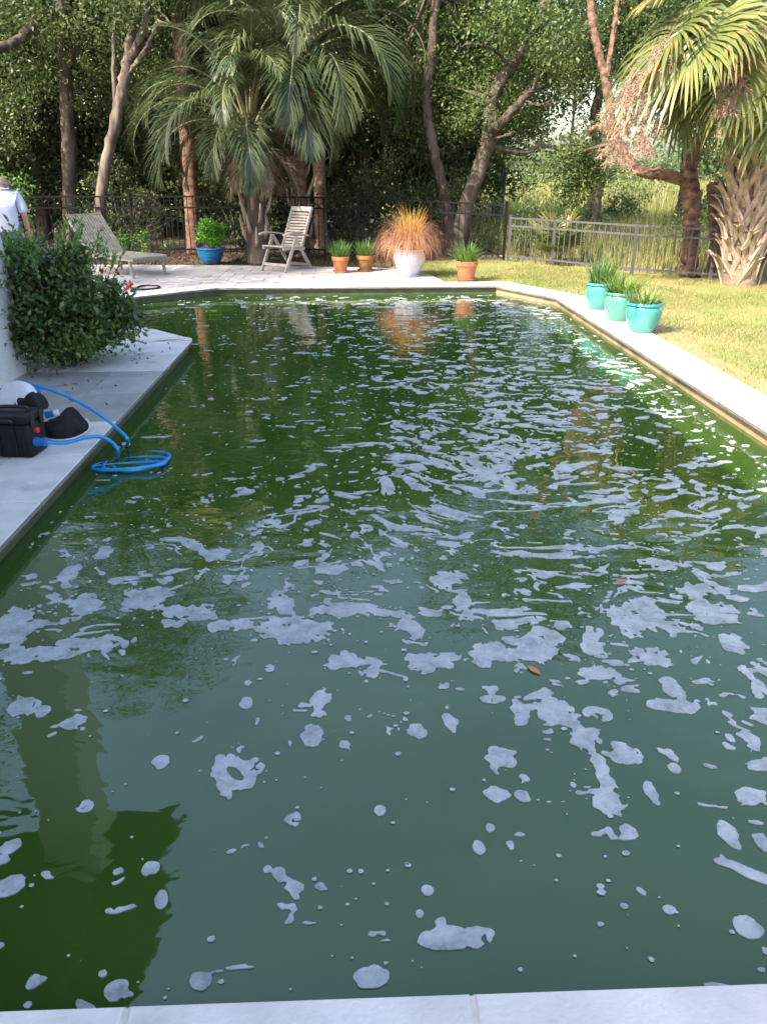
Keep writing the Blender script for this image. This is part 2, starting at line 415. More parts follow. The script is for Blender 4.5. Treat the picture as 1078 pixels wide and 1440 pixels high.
pool = empty('pool', (0, 0, 0)); tag(pool, kind='structure')
n = len(POOL)
def ring_wall(name, poly, z0, z1, mat):
    b = MB(); k = len(poly)
    b.add([(x, y, z0) for x, y in poly] + [(x, y, z1) for x, y in poly], [(i, i + k, (i + 1) % k + k, (i + 1) % k) for i in range(k)])
    return b.build(name, mat, pool)
ring_wall('pool_wall', wall_poly, -1.5, -.24, M['plaster'])
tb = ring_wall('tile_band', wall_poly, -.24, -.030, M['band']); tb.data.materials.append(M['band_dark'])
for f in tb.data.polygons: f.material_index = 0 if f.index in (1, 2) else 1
fl = sheet('pool_floor', wall_poly, [], -1.5, M['plaster'], parent=pool)
if 'kind' in fl: del fl['kind']
sheet('water', offset_poly(POOL, .049), [], WATER_Z, M['water'])

random.seed(4)
# coping: one ring of slabs
cop_in = POOL; cop_out = offset_poly(POOL, .46)
def width_out(i): return cop_out[i]
for i in range(n):
    a = Vector(POOL[i]); b = Vector(POOL[(i + 1) % n]); ao = Vector(cop_out[i]); bo = Vector(cop_out[(i + 1) % n])
    L = (b - a).length; k = max(1, round(L / .77))
    if i == 0:   # near end: joints seen at x = -0.53 and 0.24
        ts = [0] + [(x + 1.77) / L for x in (-1.30, -.53, .24, 1.01, 1.78, 2.4)] + [1]
    elif i == n - 1:  # left side runs from the far corner towards the camera
        ys = [7.85, 7.08, 6.31, 5.53, 4.79, 4.02, 3.25, 2.48, 1.8]
        ts = [0] + [(8.46 - y) / L for y in ys] + [1]
    else: ts = [j / k for j in range(k + 1)]
    for j in range(len(ts) - 1):
        g = .0045 / max(L, .05)
        t0 = ts[j] + g; t1 = ts[j + 1] - g
        def oo(t):   # outer points keep joints square to the edge except at the mitres
            q = a + (b - a) * t; e = (b - a).normalized(); nn = Vector((e.y, -e.x)); s = q + nn * .46
            if t < g * 1.5: return ao + (bo - ao) * g
            if t > 1 - g * 1.5: return ao + (bo - ao) * (1 - g)
            return s
        quad = [a + (b - a) * t0, a + (b - a) * t1, oo(t1), oo(t0)]
        quad = [(q.x, q.y) for q in quad]
        dz = random.uniform(-.0015, .0015)
        bm = MB().prism(list(reversed(quad)), -.032, dz, .006)
        mm = bm.mesh('coping_slab')
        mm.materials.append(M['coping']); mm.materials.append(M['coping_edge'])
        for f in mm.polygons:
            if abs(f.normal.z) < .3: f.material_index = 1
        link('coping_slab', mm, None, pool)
# deep bed below the coping ring so that the joints are filled
bed_out = offset_poly(POOL, .455)
bed_in = offset_poly(POOL, .004); kb = len(POOL)
MB().add([(x, y, -.005) for x, y in bed_in] + [(x, y, -.005) for x, y in bed_out], [(i, i + kb, (i + 1) % kb + kb, (i + 1) % kb) for i in range(kb)]).build('coping_bed', M['joint'], pool)
for o in pool.children:
    if 'kind' in o: del o['kind']

def clip_convex(poly, conv):
    out = [Vector(p) for p in poly]; k = len(conv)
    for i in range(k):
        a = Vector(conv[i]); b = Vector(conv[(i + 1) % k]); inp = out; out = []
        if not inp: return []
        side = lambda p: (b.x - a.x) * (p.y - a.y) - (b.y - a.y) * (p.x - a.x)
        for j in range(len(inp)):
            p = inp[j - 1]; q = inp[j]; sp = side(p); sq = side(q)
            if sq >= 0:
                if sp < 0: out.append(p + (q - p) * (sp / (sp - sq)))
                out.append(q)
            elif sp >= 0: out.append(p + (q - p) * (sp / (sp - sq)))
    return out
def area(p): return abs(sum(p[i - 1].x * p[i].y - p[i].x * p[i - 1].y for i in range(len(p)))) / 2

def paving(root, name, conv, cells, mat_fn, z=-.003, joint=.0045):
    for c in cells:
        x0, y0, x1, y1 = c
        poly = clip_convex([(x0 + joint, y0 + joint), (x1 - joint, y0 + joint), (x1 - joint, y1 - joint), (x0 + joint, y1 - joint)], conv)
        if len(poly) < 3 or area(poly) < .004: continue
        MB().prism([(p.x, p.y) for p in poly], -.045, z + random.uniform(-.0015, .0015), .003).build(name, mat_fn(x0, y0), root)

# left deck: one row of wide slabs between coping and house
deck = empty('left_deck'); tag(deck, kind='structure')
left_conv = [(-5.0, .3), (-2.232, .3), (-2.232, 8.30), (-2.6, 8.72), (-3.6, 9.4), (-5.0, 9.4)]
cells = []
for y0, y1 in zip([.95, 1.7, 2.46, 3.24, 4.01, 4.78, 5.52, 6.30, 7.08, 7.85, 8.6], [1.7, 2.46, 3.24, 4.01, 4.78, 5.52, 6.30, 7.08, 7.85, 8.6, 9.4]):
    for x0, x1 in ((-2.232, -2.95), (-2.95, -3.7), (-3.7, -4.5)): cells.append((x1, y0 - (.0 if x0 > -2.5 else .3), x0, y1 - (.0 if x0 > -2.5 else .3)))
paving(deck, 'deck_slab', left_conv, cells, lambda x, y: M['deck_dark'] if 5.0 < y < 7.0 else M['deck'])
sheet('deck_bed', [(-5, .3), (-2.228, .3), (-2.228, 8.31), (-2.6, 8.74), (-3.6, 9.4), (-5, 9.4)], [], -.008, M['joint'], parent=deck)
for o in deck.children:
    if 'kind' in o: del o['kind']
# darker slabs of the coping on that stretch
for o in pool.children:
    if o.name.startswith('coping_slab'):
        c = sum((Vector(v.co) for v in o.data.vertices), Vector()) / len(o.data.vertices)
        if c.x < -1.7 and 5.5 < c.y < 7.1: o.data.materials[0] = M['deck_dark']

# far patio of clay-grey pavers
patio = empty('patio'); tag(patio, kind='structure')
pat_conv = [(-8.5, 12.2), (-3.2, 12.2), (-2.33, 12.98), (1.55, 13.08), (1.25, 14.2), (.55, 15.1), (-.3, 15.35), (-3.5, 15.75), (-8.5, 16.0)]
pat_conv = [(-8.5, 11.4), (-4.05, 11.4), (-3.56, 12.02), (-2.33, 13.0), (1.5, 13.085), (1.35, 14.1), (.6, 15.1), (-.3, 15.35), (-3.5, 15.8), (-8.5, 16.0)]
def split_conv(): # two convex regions: left of x=-2.33 and right of it
    return [[(-8.5, 9.5), (-4.03, 9.5), (-4.03, 15.83), (-8.5, 16.0)],
            [(-4.025, 11.39), (-3.565, 12.07), (-3.565, 15.8), (-4.025, 15.83)],
            [(-3.56, 12.08), (-2.335, 13.04), (-2.335, 15.65), (-3.56, 15.8)],
            [(-2.33, 13.02), (1.5, 13.115), (1.35, 14.1), (.6, 15.1), (-.3, 15.35), (-2.33, 15.65)]]
for conv in split_conv():
    cells = []; xs0 = min(p[0] for p in conv); xs1 = max(p[0] for p in conv)
    y = 9.5; r = 0
    while y < 16.0:
        x = -8.5 - (.22 if r % 2 else 0)
        while x < 1.6:
            if x > xs0 - .5 and x < xs1 and (x > -6.8): cells.append((x, y, x + .60, y + .42))
            x += .60
        y += .42; r += 1
    hull = conv
    paving(patio, 'paver', hull, cells, lambda x, y: M['paver'])
def unkind(root):
    for o in root.children:
        if 'kind' in o: del o['kind']
sheet('patio_bed', [(-8.5, 9.5), (-4.025, 9.5), (-4.025, 11.35), (-3.56, 12.06), (-2.335, 13.025), (1.49, 13.11), (1.35, 14.1), (.6, 15.1), (-.3, 15.35), (-3.5, 15.8), (-8.5, 16)], [], -.014, M['joint_dark'], parent=patio)
unkind(patio)

# lawn to the right and behind the right coping, up to the fence
lawn_poly = [(3.375, -6), (14, -6), (14, 11.0), (6.6, 12.9), (5.9, 13.45), (5.0, 14.1), (3.95, 15.5), (3.15, 16.5), (2.2, 16.6), (.9, 15.9), (.66, 15.15), (1.4, 14.15), (1.52, 13.115), (2.52, 13.11), (3.375, 11.5)]
sheet('lawn', lawn_poly, [], -.02, M['lawn'])
edge_pts = [(3.372, 5.0)] + [(3.62 + .22 * vnoise(np.array([y_ * 1.3]), np.array([2.0]), 4)[0] - .02 * (y_ - 5), y_) for y_ in np.arange(5.0, 11.4, .25)] + [(3.372, 11.4)]
sheet('worn_turf', edge_pts, [], -.016, M['worn'])
meadow_poly = [(3.2, 16.62), (4.05, 15.6), (5.1, 14.2), (6.0, 13.55), (6.7, 13.0), (14, 11.1), (600, -60), (600, 900), (-200, 900), (-40, 60), (3.2, 26)]
sheet('meadow', meadow_poly, [], -.045, M['meadow'])

# lawn blades: short grass
def blades_mesh(name, pts, h, w, rng, lean=.6):
    k = len(pts); a = rng.rand(k) * 2 * PI; hh = h * (.5 + rng.rand(k)); le = rng.rand(k) * lean
    la = rng.rand(k) * 2 * PI
    dx = np.cos(a) * w / 2; dy = np.sin(a) * w / 2
    v = np.zeros((k, 3, 3)); v[:, 0] = pts - np.stack([dx, dy, np.zeros(k)], 1); v[:, 1] = pts + np.stack([dx, dy, np.zeros(k)], 1)
    v[:, 2] = pts + np.stack([np.cos(la) * le * hh, np.sin(la) * le * hh, hh], 1)
    return np_mesh(name, v.reshape(-1, 3), [np.arange(k * 3).reshape(-1, 3)])
def in_poly(x, y, poly):
    c = np.zeros(len(x), bool); k = len(poly)
    for i in range(k):
        x1, y1 = poly[i]; x2, y2 = poly[(i + 1) % k]
        if y1 == y2: continue
        m_ = ((y1 > y) != (y2 > y)) & (x < (x2 - x1) * (y - y1) / (y2 - y1) + x1); c ^= m_
    return c
rng = np.random.RandomState(3)
k = 150000
gx = rng.uniform(.7, 8.5, k); gy = rng.uniform(5.0, 16.6, k)
thin = fbm(gx * .9, gy * .9, 5, 3)
edge = np.clip((gx - 3.38) / .5, 0, 1)
keep = in_poly(gx, gy, lawn_poly) & (rng.rand(k) < np.clip((thin - .28) * 3.2, .12, 1) * (.35 + .65 * edge + (gy > 12.5)))
gp = np.stack([gx[keep], gy[keep], np.full(keep.sum(), -.022)], 1)
tag(link('lawn_grass', blades_mesh('lawn_grass', gp, .035, .009, rng, 1.2), M['grass']), 'short sunlit lawn grass with straw patches beside the pool', 'grass', kind='stuff')

# ------------------------------------------------------------------ foam on the water
blobs_px = [(330, 1085, 38, 34), (228, 1072, 14, 13), (640, 1320, 46, 24), (620, 1296, 17, 10), (523, 1372, 28, 17), (600, 1252, 10, 9), (395, 1230, 13, 13), (375, 1222, 8, 7),
    (414, 1150, 12, 11), (535, 1140, 9, 7), (697, 1120, 20, 12), (705, 1068, 27, 18), (735, 1094, 14, 10), (736, 1122, 12, 9), (674, 1191, 9, 9), (585, 1030, 22, 13), (633, 1015, 17, 20),
    (690, 984, 19, 7), (732, 1004, 13, 17), (790, 1000, 34, 22), (820, 1035, 26, 30), (845, 1085, 14, 40), (850, 1130, 28, 22), (870, 1172, 30, 12), (880, 1060, 24, 18), (914, 1115, 14, 25), (1022, 1175, 13, 28), (1052, 1120, 24, 18),
    (1052, 1308, 20, 18), (1070, 1185, 12, 16), (942, 1280, 10, 7), (1050, 1040, 14, 10), (280, 1382, 18, 14), (163, 1395, 14, 20), (145, 1370, 8, 7), (212, 1223, 11, 10), (228, 1263, 8, 14),
    (15, 1243, 26, 18), (20, 1190, 20, 17), (5, 1210, 16, 8), (106, 1015, 16, 10), (30, 995, 26, 18), (440, 1035, 15, 13), (450, 990, 18, 20), (22, 880, 36, 28), (115, 852, 46, 14), (205, 842, 34, 20),
    (265, 862, 50, 12), (60, 920, 70, 12), (130, 905, 60, 12), (420, 888, 66, 17), (330, 880, 55, 9), (480, 860, 50, 12), (690, 920, 36, 20), (740, 915, 34, 24), (770, 900, 22, 20), (845, 950, 34, 12), (880, 875, 30, 20), (905, 850, 24, 14), (1000, 860, 34, 18), (1030, 905, 22, 14), (985, 830, 40, 10),
    (915, 925, 24, 18), (950, 975, 16, 26), (60, 1000, 10, 8), (350, 960, 9, 6), (347, 990, 10, 8), (380, 940, 8, 6), (490, 930, 32, 14), (520, 940, 22, 18), (600, 935, 34, 16), (570, 880, 34, 16), (650, 850, 14, 18),
    (625, 815, 22, 12), (470, 800, 30, 8), (245, 875, 20, 7), (145, 778, 14, 8), (95, 810, 18, 14), (300, 780, 26, 10), (946, 1080, 9, 7), (1070, 1010, 20, 12), (805, 1105, 8, 6), (690, 1165, 7, 6), (590, 1285, 7, 8), (120, 1135, 12, 7), (485, 1048, 12, 7), (407, 1045, 7, 7), (800, 770, 18, 7), (930, 795, 20, 10)]
dens_px = [(620, 660, 110, 60, .15), (720, 600, 160, 70, .12), (560, 780, 320, 70, .075), (880, 690, 190, 45, .13), (900, 840, 170, 70, .10), (200, 850, 260, 60, .05), (640, 900, 200, 60, .03), (850, 1010, 110, 120, .0),
    (760, 530, 190, 40, .08), (460, 540, 160, 60, -.06), (300, 600, 160, 90, -.22), (250, 480, 160, 60, -.12), (300, 1150, 420, 260, -.18), (800, 1280, 400, 160, -.2), (420, 700, 120, 40, .05), (300, 960, 200, 50, -.1), (150, 700, 120, 60, -.1), (1040, 620, 60, 60, -.03), (820, 450, 100, 30, -.03), (330, 450, 200, 30, -.10), (480, 500, 160, 60, .03), (420, 640, 120, 60, .05)]

def foam_field(X, Y):
    px, py = to_px(X, Y, WATER_Z)
    dens = np.zeros_like(X)
    for cx, cy, sx, sy, a in dens_px: dens = dens + a * np.exp(-((px - cx) / sx) ** 2 - ((py - cy) / sy) ** 2)
    # swirl round the point where the return jet stirs the surface
    c = G(610, 668, WATER_Z); dx = X - c.x; dy = Y - c.y; r = np.sqrt(dx * dx + dy * dy); th = 1.1 * np.exp(-r / .6)
    sx_ = c.x + dx * np.cos(th) - dy * np.sin(th); sy_ = c.y + dx * np.sin(th) + dy * np.cos(th)
    wx = (fbm(sx_ * 3.1, sy_ * 3.1, 11, 2) - .5) * .30; wy = (fbm(sx_ * 3.1 + 31, sy_ * 3.1 + 7, 12, 2) - .5) * .22
    u = sx_ + wx; v = sy_ + wy
    n1 = fbm(u * 6.6, v * 11.5, 21, 4, .6)
    n2 = fbm(u * 15.0 + 5, v * 19 + 3, 25, 3, .5)
    f = n1 * .56 + n2 * .44 - .632 + dens * .50
    n3 = fbm(sx_ * 2.6 + wx * 2.5, sy_ * 4.6 + wy * 2.5, 91, 3, .5)
    wisp = .016 - np.abs(n3 - .5) - np.clip(.53 - n1 - dens * 1.1, 0, 1) * .55
    f = np.maximum(f, wisp * 1.2)
    e = (fbm(X * 16, Y * 16, 33, 3) - .5) * 1.3 + (fbm(X * 45, Y * 45, 37, 2) - .5) * .5
    hand = np.full_like(X, -9.0)
    for cx, cy, sx, sy in blobs_px:
        w = G(cx, cy, WATER_Z); q1 = G(cx + sx, cy, WATER_Z); q2 = G(cx, cy - sy, WATER_Z)
        rx = abs(q1.x - w.x); ry = abs(q2.y - w.y)
        m_ = (np.abs(X - w.x) < 2 * rx) & (np.abs(Y - w.y) < 2 * ry)
        if not m_.any(): continue
        d = np.sqrt(((X[m_] - w.x) / rx) ** 2 + ((Y[m_] - w.y) / ry) ** 2)
        hand[m_] = np.maximum(hand[m_], .84 - d + e[m_] * .95)
    w = G(332, 1090, WATER_Z)   # the ring-shaped patch
    qx = (X - w.x) * .75 + (Y - w.y) * .66; qy = -(X - w.x) * .66 + (Y - w.y) * .75
    d = np.sqrt((qx / .016) ** 2 + (qy / .042) ** 2) + e * .5; hand = np.where(d < 1.6, np.minimum(hand, (d - 1) * .5), hand)
    f = np.maximum(f * 6, hand)
    # rinse out a margin along the walls
    hole = fbm(X * 22 + 3, Y * 22 + 9, 61, 2); f = np.where(hole > .80, -.2, f)
    return f

def foam_mesh():
    V = []; F4 = []; F3 = []; nv = 0; poly = []
    for (x0, x1, y0, y1, s) in ((-1.76, 2.90, 1.14, 4.2, .0085), (-3.2, 2.90, 4.2, 12.5, .015)):
        xs = np.arange(x0, x1, s); ys = np.arange(y0, y1 + s * .5, s)
        X, Y = np.meshgrid(xs, ys, indexing='ij')
        f = foam_field(X, Y)
        inside = in_poly(X.ravel(), Y.ravel(), offset_poly(POOL, -.03)).reshape(X.shape)
        f = np.where(inside, f, -.3)
        a = f[:-1, :-1]; b = f[1:, :-1]; c = f[1:, 1:]; d = f[:-1, 1:]
        full = (a > 0) & (b > 0) & (c > 0) & (d > 0); anyp = ((a > 0) | (b > 0) | (c > 0) | (d > 0)) & ~full
        nx, ny = X.shape
        idx = np.arange(nx * ny).reshape(nx, ny)
        ii, jj = np.nonzero(full)
        quads = np.stack([idx[ii, jj], idx[ii + 1, jj], idx[ii + 1, jj + 1], idx[ii, jj + 1]], 1)
        used, inv = np.unique(quads, return_inverse=True)
        zz = WATER_Z + .004
        V.append(np.stack([X.ravel()[used], Y.ravel()[used], np.full(len(used), zz)], 1)); F4.append(inv.reshape(-1, 4) + nv); nv += len(used)
        ii, jj = np.nonzero(anyp); pv = []; pf3 = []; pf4 = []
        for i, j in zip(ii.tolist(), jj.tolist()):
            cs = [(X[i, j], Y[i, j], f[i, j]), (X[i + 1, j], Y[i + 1, j], f[i + 1, j]), (X[i + 1, j + 1], Y[i + 1, j + 1], f[i + 1, j + 1]), (X[i, j + 1], Y[i, j + 1], f[i, j + 1])]
            out = []
            for k in range(4):
                p = cs[k - 1]; q = cs[k]
                if (p[2] > 0) != (q[2] > 0):
                    t = p[2] / (p[2] - q[2]); out.append((p[0] + (q[0] - p[0]) * t, p[1] + (q[1] - p[1]) * t, 1))
                if q[2] > 0: out.append((q[0], q[1], 0))
            m_ = len(out)
            if m_ < 3: continue
            st = nv + len(pv)
            pv += [(o[0], o[1], zz) for o in out]
            for k in range(1, m_ - 1): pf3.append((st, st + k, st + k + 1))
            for k in range(m_):
                p = out[k - 1]; q = out[k]
                if p[2] and q[2]:
                    s2 = nv + len(pv); pv += [(p[0], p[1], zz), (q[0], q[1], zz), (q[0], q[1], WATER_Z - .004), (p[0], p[1], WATER_Z - .004)]
                    pf4.append((s2, s2 + 1, s2 + 2, s2 + 3))
        if pv:
            V.append(np.array(pv)); F3.append(np.array(pf3)); nv += len(pv)
            if pf4: F4.append(np.array(pf4))
    # specks: small froth dots
    rg = np.random.RandomState(8); k = 16000
    sx = rg.uniform(-1.74, 2.88, k); sy = rg.uniform(1.2, 12.4, k) ** 1.0
    px, py = to_px(sx, sy, WATER_Z); d = np.full(k, .16)
    for cx, cy, ax, ay, a in ((700, 560, 200, 110, .8), (640, 780, 320, 90, .45), (850, 860, 220, 140, .4), (420, 760, 300, 60, .2), (200, 850, 200, 80, .22), (300, 600, 200, 100, -.1)):
        d += a * np.exp(-((px - cx) / ax) ** 2 - ((py - cy) / ay) ** 2)
    d *= np.clip((fbm(sx * 2.6, sy * 2.6, 71, 3) - .3) * 3.5, .1, 1.3)
    kp = rg.rand(k) < d; sx = sx[kp]; sy = sy[kp]; k = len(sx)
    r = .0028 + .0085 * rg.rand(k) ** 3.2; r *= np.where(sy > 5, 1.3, 1.0)
    ang = np.arange(6) * PI / 3
    vx = sx[:, None] + np.cos(ang)[None] * r[:, None] * (.8 + .4 * rg.rand(k, 6)) * 1.15; vy = sy[:, None] + np.sin(ang)[None] * r[:, None] * (.8 + .4 * rg.rand(k, 6))
    vv = np.stack([vx, vy, np.full_like(vx, WATER_Z + .0035)], 2).reshape(-1, 3)
    F6 = np.arange(k * 6).reshape(-1, 6) + nv
    V.append(vv)
    return np_mesh('foam', np.concatenate(V), F4 + F3 + [F6])
tag(link('foam', foam_mesh(), M['foam']), 'pale grey patches and specks of foam drifting on the green water', 'foam', kind='stuff')

def float_leaf(px, py, rz, label):
    w = G(px, py, WATER_Z)
    b = MB(); pts = []
    for k in range(9):
        t = k / 8; wd = math.sin(PI * t) ** .8 * .012
        pts.append((t * .07 - .035, wd, .007 + .004 * math.sin(t * 3))); pts.append((t * .07 - .035, -wd, .009 - .003 * t))
    fs = [(2 * k, 2 * k + 1, 2 * k + 3, 2 * k + 2) for k in range(8)]
    lo = [(x, y, z - .002) for x, y, z in pts]
    b.add(pts, fs).add(lo, [tuple(reversed(f)) for f in fs])
    tag(b.build('fallen_leaf', M['redleaf'], None, loc=(w.x, w.y, WATER_Z), rot=(0, 0, rz)), label, 'leaf', 'leaves floating on the pool')
float_leaf(872, 819, .3, 'small reddish leaf afloat, farther of the two on the foam')
float_leaf(750, 944, -.9, 'small reddish leaf afloat, nearer of the two on the foam')

# ------------------------------------------------------------------ house corner on the left
house = empty('house', (-3.02, 7.1, 0)); tag(house, 'white rough stucco house corner at the left edge behind the shrub', 'house')
def hb(name, x0, x1, y0, y1, z0, z1, mat):
    return MB().box(((x0 + x1) / 2 + 3.02, (y0 + y1) / 2 - 7.1, (z0 + z1) / 2), (x1 - x0, y1 - y0, z1 - z0)).build(name, mat, house)
hb('wall', -9.0, -5.0, -7.0, 6.9, -.05, 5.75, M['stucco'])
for y in (6.5, 3.1, -.3, -3.7): hb('pier', -3.6, -3.02, y, y + .6, -.05, 5.4, M['stucco'])
hb('beam', -3.55, -3.07, -7.0, 7.05, 5.402, 5.75, M['soffit'])
hb('soffit', -9.6, -2.42, -7.6, 7.7, 5.753, 5.80, M['soffit'])
hb('gutter', -2.42, -2.31, -7.6, 7.7, 5.72, 5.86, M['soffit'])
rf = MB(); rf.add([(-9.6, -7.6, 5.803), (-2.42, -7.6, 5.803), (-2.42, 7.7, 5.803), (-9.6, 7.7, 5.803), (-6.0, -4.0, 7.5), (-6.0, 4.1, 7.5)],
    [(0, 1, 2, 3), (0, 4, 1), (1, 4, 5, 2), (2, 5, 3), (3, 5, 4, 0)])
for v in rf.v: v.x += 3.02; v.y -= 7.1
rf.build('roof', M['roof'], house)
for y in (1.4, 4.6):
    fr_ = hb('window', -5.01, -4.96, y - .55, y + .55, 1.0, 2.5, M['whiteplastic'])
    g_ = MB().box((-1.935, y - 7.1, 1.75), (.012, .94, 1.34)).build('pane', M['rubber'], fr_)

# ------------------------------------------------------------------ fences
def fence_run(pts, heights, name, label, mat, spacing=.115, rails=(.98, .80, .10), z0=0.0, group=None, pick=.016, post=.05):
    root = empty(name, (pts[0][0], pts[0][1], 0)); tag(root, label, 'fence', group)
    o0 = Vector((pts[0][0], pts[0][1], 0))
    for i in range(len(pts) - 1):
        a = Vector((pts[i][0], pts[i][1], z0)) - o0; b = Vector((pts[i + 1][0], pts[i + 1][1], z0)) - o0; ha, hb_ = heights[i], heights[i + 1]
        d = b - a; L = d.length; e = d.normalized()
        for r in rails:
            MB().bar(a + Vector((0, 0, ha * r)), b + Vector((0, 0, hb_ * r)), .028, .034).build('rail', mat, root)
        k = int(L / spacing)
        pk = MB().box((0, 0, .5), (pick, pick, 1)).mesh('picket')
        for j in range(1, k):
            q = a + d * (j / k); h = ha + (hb_ - ha) * j / k
            link('picket', pk, mat, root, loc=(q.x, q.y, z0 - .0 + .03), rot=(0, 0, math.atan2(e.y, e.x)), scale=(1, 1, h * .97 - .03))
    for p, h in zip(pts, heights):
        b = MB().box((p[0] - o0.x, p[1] - o0.y, (h + .05) / 2 - .03), (post, post, h + .11)); b.box((p[0] - o0.x, p[1] - o0.y, h + .04), (post + .014, post + .014, .02))
        b.build('post', mat, root)
    return root
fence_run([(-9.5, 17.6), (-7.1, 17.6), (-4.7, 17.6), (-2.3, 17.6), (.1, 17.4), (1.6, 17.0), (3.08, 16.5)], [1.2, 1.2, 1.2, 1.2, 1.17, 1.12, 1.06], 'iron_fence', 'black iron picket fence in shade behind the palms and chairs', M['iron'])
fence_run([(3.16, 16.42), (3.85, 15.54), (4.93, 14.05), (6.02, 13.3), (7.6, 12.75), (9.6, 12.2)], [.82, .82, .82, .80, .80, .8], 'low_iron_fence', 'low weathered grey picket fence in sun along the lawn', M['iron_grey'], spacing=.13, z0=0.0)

# ------------------------------------------------------------------ foliage generators
def rand_dirs(k, rng):
    v = rng.normal(size=(k, 3)); return v / np.linalg.norm(v, axis=1, keepdims=True)
def leaf_quads(c, size, rng, aspect=.48, up=.35, var=.35, d=None):
    k = len(c)
    if d is None:
        d = rand_dirs(k, rng)
    n_ = rand_dirs(k, rng); n_[:, 2] = np.abs(n_[:, 2]) + up
    s = np.cross(d, n_); s /= np.maximum(np.linalg.norm(s, axis=1, keepdims=True), 1e-5)
    L = (size * (1 - var + 2 * var * rng.rand(k)))[:, None] / 2; W = L * aspect
    v = np.stack([c - d * L, c + s * W - d * L * .1, c + d * L, c - s * W - d * L * .1], 1)
    return v.reshape(-1, 3)
def clump_cloud(centers, radii, per, size, rng, flat=.7, aspect=.48, up=.35):
    cs = []
    for c, r in zip(centers, radii):
        k = int(per * (.7 + .6 * rng.rand()))
        p = rng.normal(size=(k, 3)) * .5; p *= r; p[:, 2] *= flat
        cs.append(p + c)
    c = np.concatenate(cs); v = leaf_quads(c, size, rng, aspect, up)
    return v, np.arange(len(v)).reshape(-1, 4)
def ellipsoid_pts(k, c, r, rng, shell=.55):
    d = rand_dirs(k, rng); rad = (shell + (1 - shell) * rng.rand(k)) ** 1.0
    return np.array(c) + d * rad[:, None] * np.array(r)

def wiggle(path, amp, rng):
    out = [Vector(path[0])]
    for p in path[1:]: out.append(Vector(p) + Vector(rng.normal(size=3) * amp))
    return out
def tree(label, trunk_paths, crowns, leafmat, barkmat, seed, per=95, size=.085, group='trees behind the pool', name='oak_tree', base=None, rclump=.42, twigs=4, flat=.7):
    """trunk_paths: [(pts, r0, r1)]; crowns: [(centre, radii, number of clumps)]"""
    rg = np.random.RandomState(seed)
    b0 = Vector(base if base is not None else trunk_paths[0][0][0]); b0.z = -.05
    root = empty(name, b0); tag(root, label, 'tree', group)
    b = MB()
    for pts, r0, r1 in trunk_paths:
        sp = smoothpath(pts, 10); k = len(sp)
        sp = [p + Vector((rg.normal() * r1 * .12, rg.normal() * r1 * .12, 0)) if 0 < i < k - 1 else p for i, p in enumerate(sp)]
        rr = [r0 + (r1 - r0) * (i / (k - 1)) for i in range(k)]
        rr = [r * (1 + rg.normal() * .035) for r in rr]
        if abs(sp[0].z) < .3: rr[0] *= 1.35; rr[1] *= 1.1
        b.tube([p - b0 for p in sp], rr, 14)
    C = []; Rr = []
    for c, r, k in crowns:
        p = ellipsoid_pts(k, c, r, rg, .35); C.append(p); Rr.append(rclump * (.7 + .6 * rg.rand(k)))
    C = np.concatenate(C); Rr = np.concatenate(Rr)
    # limbs from the trunks out into the crown
    tips = [Vector(p[0][-1]) for p in trunk_paths]
    for i in rg.choice(len(C), min(len(C), max(0, 16 + twigs)), replace=False):
        e = Vector(C[i]); t = min(tips, key=lambda q: (q - e).length)
        mid = (t + e) / 2 + Vector(rg.normal(size=3) * .18) + Vector((0, 0, .1))
        b.tube([p - b0 for p in smoothpath([t, mid, e], 3)], lerp_list([.035, .01], 7), 5, cap=False)
    for v_ in b.v: v_ += Vector(rg.normal(size=3) * .007)
    b.build('trunk', barkmat, root, smooth=True, angle=80)
    v, f = clump_cloud(C, Rr, per, size, rg, flat)
    link('crown', np_mesh('crown', v - np.array(b0), [f]), leafmat, root)
    return root

def up(p, dz): return Vector((p[0], p[1], p[2] + dz))
rg0 = np.random.RandomState(77)

# tree A: straight grey trunk on the left
tA = [P(95, 330, 19.2), P(97, 225, 19.2), P(93, 110, 19.2), P(88, 30, 19.2), P(84, -60, 19.2)]; tA[0].z = -.05
tree('leafy oak with straight upright trunk, leftmost trunk behind the person', [(tA, .16, .12), ([tA[3], P(60, 20, 18.6), P(20, 60, 18.0), P(-40, 70, 17.5)], .10, .075), ([tA[2], P(105, 60, 19), P(125, -20, 19)], .07, .05)],
     [((-7.0, 19.4, 6.6), (2.4, 2.0, 2.6), 110), ((-7.4, 19.4, 9.8), (1.9, 1.5, 2.0), 70), ((-6.3, 18.7, 11.0), (1.5, 1.2, 2.0), 60), ((-7.6, 19.0, 3.4), (1.9, 1.0, 1.0), 34), ((-5.2, 20.0, 3.6), (1.4, .8, 1.2), 26), ((-6.4, 18.4, 4.3), (1.7, .4, .7), 34), ((-7.6, 18.2, 2.6), (.8, .4, .8), 18)], M['oakleaf'], M['bark'], 1)
